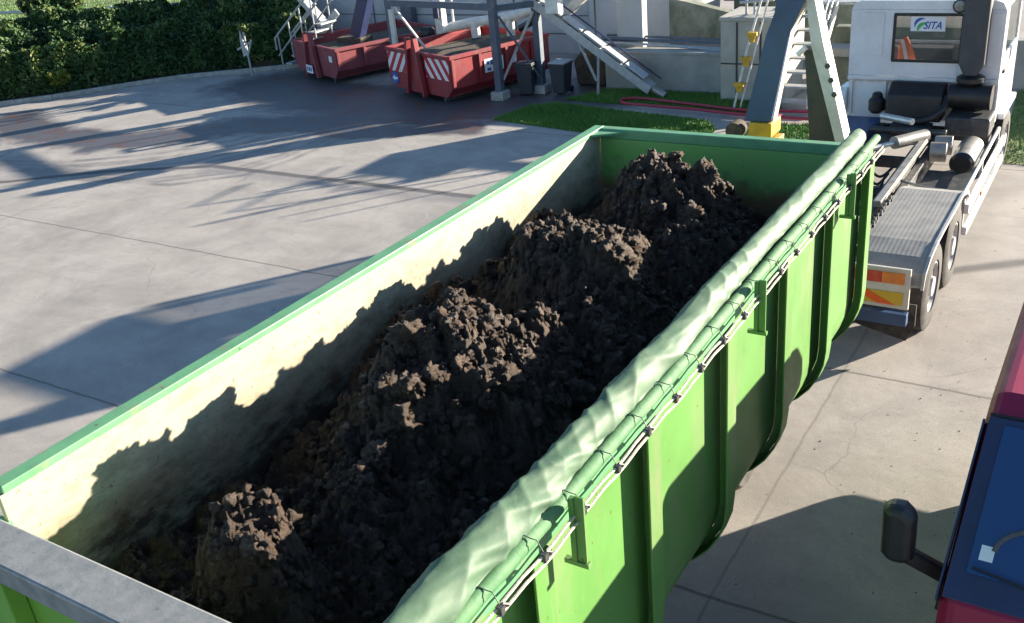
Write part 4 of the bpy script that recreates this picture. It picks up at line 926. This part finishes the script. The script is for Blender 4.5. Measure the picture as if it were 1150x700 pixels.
T('rear_leg_foot', MB().beam((1.66, 8.9, 2.06), (1.9, 9.3, 1.1), .26, .16), 'olive', .006, arm)
T('arm_marker', MB().box(1.115, 1.16, 8.745, 8.93, 2.6, 2.601), 'redlens', 0, arm)
T('arm_top_boom', MB().beam((1.45, 8.85, 5.0), (1.6, 10.6, 5.5), .3, .3), 'blue', .01, arm)

# hi-vis jacket hanging in the cab
t = thing('hi_vis_jacket', (1.27, 14.75, 1.9), 'orange hi-vis jacket behind the rear cab window', 'jacket')
obj('body', MB().prism([(1.17, 1.9), (1.47, 1.9), (1.40, 2.10), (1.30, 2.30), (1.20, 2.26)], 1, 14.74, 14.80), 'hiviz', t, .02)
obj('reflective_stripe', MB().prism([(1.30, 1.9), (1.36, 1.9), (1.26, 2.26), (1.21, 2.26)], 1, 14.73, 14.738), 'paper', t)

# ================================================================== RED VEHICLE AT RIGHT
rv = thing('red_vehicle', (5.1, 5, 0), 'crimson high-roofed vehicle with large blue-tinted windscreen at the right edge', 'van')
def V_(name, mb, mt, bv=.01, par=None):
    mb.v = [(x+(.055*(z-1.9)/.75 if (x < 5 and z > 1.9 and x > 3.97) else 0), y, z) for x, y, z in mb.v]      # the cab narrows towards its roof
    return obj(name, mb, mt, par or rv, bv)
X0, X1 = 4.02, 6.26
# body profile in (y, z)
side = [(2.55, .42), (2.50, 1.52), (2.66, 2.0), (3.10, 2.66), (3.32, 2.80), (5.0, 2.78), (6.9, 2.60), (7.0, 2.3), (7.05, .9), (7.5, .8), (7.5, .42)]
body = V_('body', MB().prism([(2.56, .42), (2.46, 1.6), (2.52, 1.92), (3.28, 2.63), (3.42, 2.70), (5.0, 2.70), (6.9, 2.5), (7.05, 2.3), (7.1, .9), (7.5, .8), (7.5, .42)], 0, X0, X1), 'redvan', .09)
# windscreen laid on the raked front: rake line from (2.56,1.70) to (3.18,2.62)
d = Vector((0, .76, .71)).normalized(); nf = Vector((0, -.71, .76)).normalized()
def on_ws(x, t_, o): return Vector((x, 2.52, 1.92))+d*t_+nf*o
def wsq(x0, x1, t0, t1, o0, o1):
    m = MB(); c = [on_ws(x, t_, o) for o in (o0, o1) for x, t_ in ((x0, t0), (x1, t0), (x1, t1), (x0, t1))]
    return m.add(c, [(0, 1, 2, 3), (7, 6, 5, 4), (0, 4, 5, 1), (1, 5, 6, 2), (2, 6, 7, 3), (3, 7, 4, 0)])
sur = V_('windscreen_surround', wsq(X0+.02, X1-.02, .02, 1.02, .004, .012), 'navy', .003)
V_('windscreen', wsq(X0+.10, X1-.10, .17, .98, .014, .020), 'vglass', 0, sur)
V_('dash_top', wsq(X0+.35, X1-.35, .18, .44, .0125, .0135), mat('dash_grey', (.03, .045, .07), (.02, .03, .05), 8, .8), 0, sur)
m = MB(); c = on_ws(4.62, .34, .0205); pts_ = [on_ws(4.46+.24*math.cos(a), .30+.17*math.sin(a), .0215) for a in np.linspace(.15, math.pi-.05, 14)]
V_('steering_wheel', MB().tube(pts_, .014, 8), 'seat', 0, sur)
V_('papers', wsq(4.42, 4.75, .16, .36, .0225, .0232), mat('paper_blue_shade', (.16, .24, .38), (.13, .2, .33), 8, .8), 0, sur)
V_('parking_sticker', wsq(4.16, 4.225, .25, .33, .0205, .022), 'paper', 0, sur)
a_ = on_ws(X0+.12, .20, .04); b_ = on_ws(5.2, .06, .045)
V_('wiper', MB().beam(a_, b_, .012, .012, tuple(nf)), 'black', 0, sur)
V_('a_pillar', MB().beam(on_ws(X0-.004, .0, -.05), on_ws(X0-.004, 1.0, -.05), .012, .12, tuple(nf)), 'navy', .004)
V_('roof_seam', wsq(X0+.02, X1-.02, 1.024, 1.04, .0, .010), 'black', 0)
V_('front_trim', MB().box(X0+.05, X1-.05, 2.44, 2.46, 1.40, 1.58), 'navy', .004)
V_('side_window', MB().prism([(3.0, 1.75), (3.5, 2.35), (4.5, 2.35), (4.5, 1.75)], 0, X0-.012, X0-.003), 'vglass', 0)
V_('headlamp', MB().prism([(X0+.03, 1.05), (X0+.30, 1.05), (X0+.26, 1.28), (X0+.0, 1.34)], 1, 2.46, 2.53), 'orange', .01)
V_('bumper', MB().box(X0-.02, X1+.02, 2.36, 2.54, .35, .72), 'black', .04)
V_('indicator', MB().box(X0-.02, X0-.002, 2.62, 2.80, 1.35, 1.5), 'orange', .01)
mi = V_('mirror', MB().prism([(3.695, 1.99), (3.73, 1.94), (3.83, 1.94), (3.865, 1.99), (3.86, 2.26), (3.80, 2.31), (3.72, 2.31), (3.69, 2.27)], 1, 2.66, 2.80), 'black', .05)
V_('mirror_arm', MB().beam((3.80, 2.74, 1.99), (4.10, 2.86, 1.78), .07, .09), 'black', .015, mi)
V_('mirror_mount', MB().beam((4.03, 2.80, 1.62), (4.07, 2.98, 2.02), .06, .14), 'black', .015, mi)
rl = V_('roof_light_bar', MB().tube([(4.20, 4.65, 2.775), (4.20, 6.4, 2.63)], .07, 16), mat('chrome_tube', (.55, .55, .62), (.45, .45, .5), 4, .25, metal=.8), 0)
for y in (4.75, 6.3): V_('bar_foot', MB().box(4.17, 4.23, y, y+.06, 2.50, 2.64), 'black', .004, rl)
for x_, sx in ((X0+.14, -1), (X1-.14, 1)):
    for y in (3.5, 6.2): wheel(rv, x_-.0, y, .42, .24, 'silver', sx)
# loose grit and crumbs of soil spilled on the yard
n = 900; gx = np.r_[rng.uniform(2.2, 3.9, 500), rng.uniform(-13, -5.3, 400)]; gy = np.r_[rng.uniform(2.6, 11, 500), rng.uniform(4, 14, 400)]
bm = bmesh.new(); bmesh.ops.create_icosphere(bm, subdivisions=1, radius=1.); bv = np.array([v.co[:] for v in bm.verts]); bf = np.array([[v.index for v in f.verts] for f in bm.faces]); bm.free()
sc = .002+.006*rng.uniform(size=n)**6; V = (bv[None]*(1+rng.normal(size=(n, len(bv), 1))*.25)*sc[:, None, None]*np.array([1, 1, .6]))
V[:, :, 0] += gx[:, None]; V[:, :, 1] += gy[:, None]; V[:, :, 2] += (sc*.4)[:, None]
F = (bf[None]+(np.arange(n)*len(bv))[:, None, None]).reshape(-1, 3)
tag(npmesh('grit', V.reshape(-1, 3), F, 'soil'), 'specks of grit and spilled soil on the concrete yard', 'grit', kind='stuff')
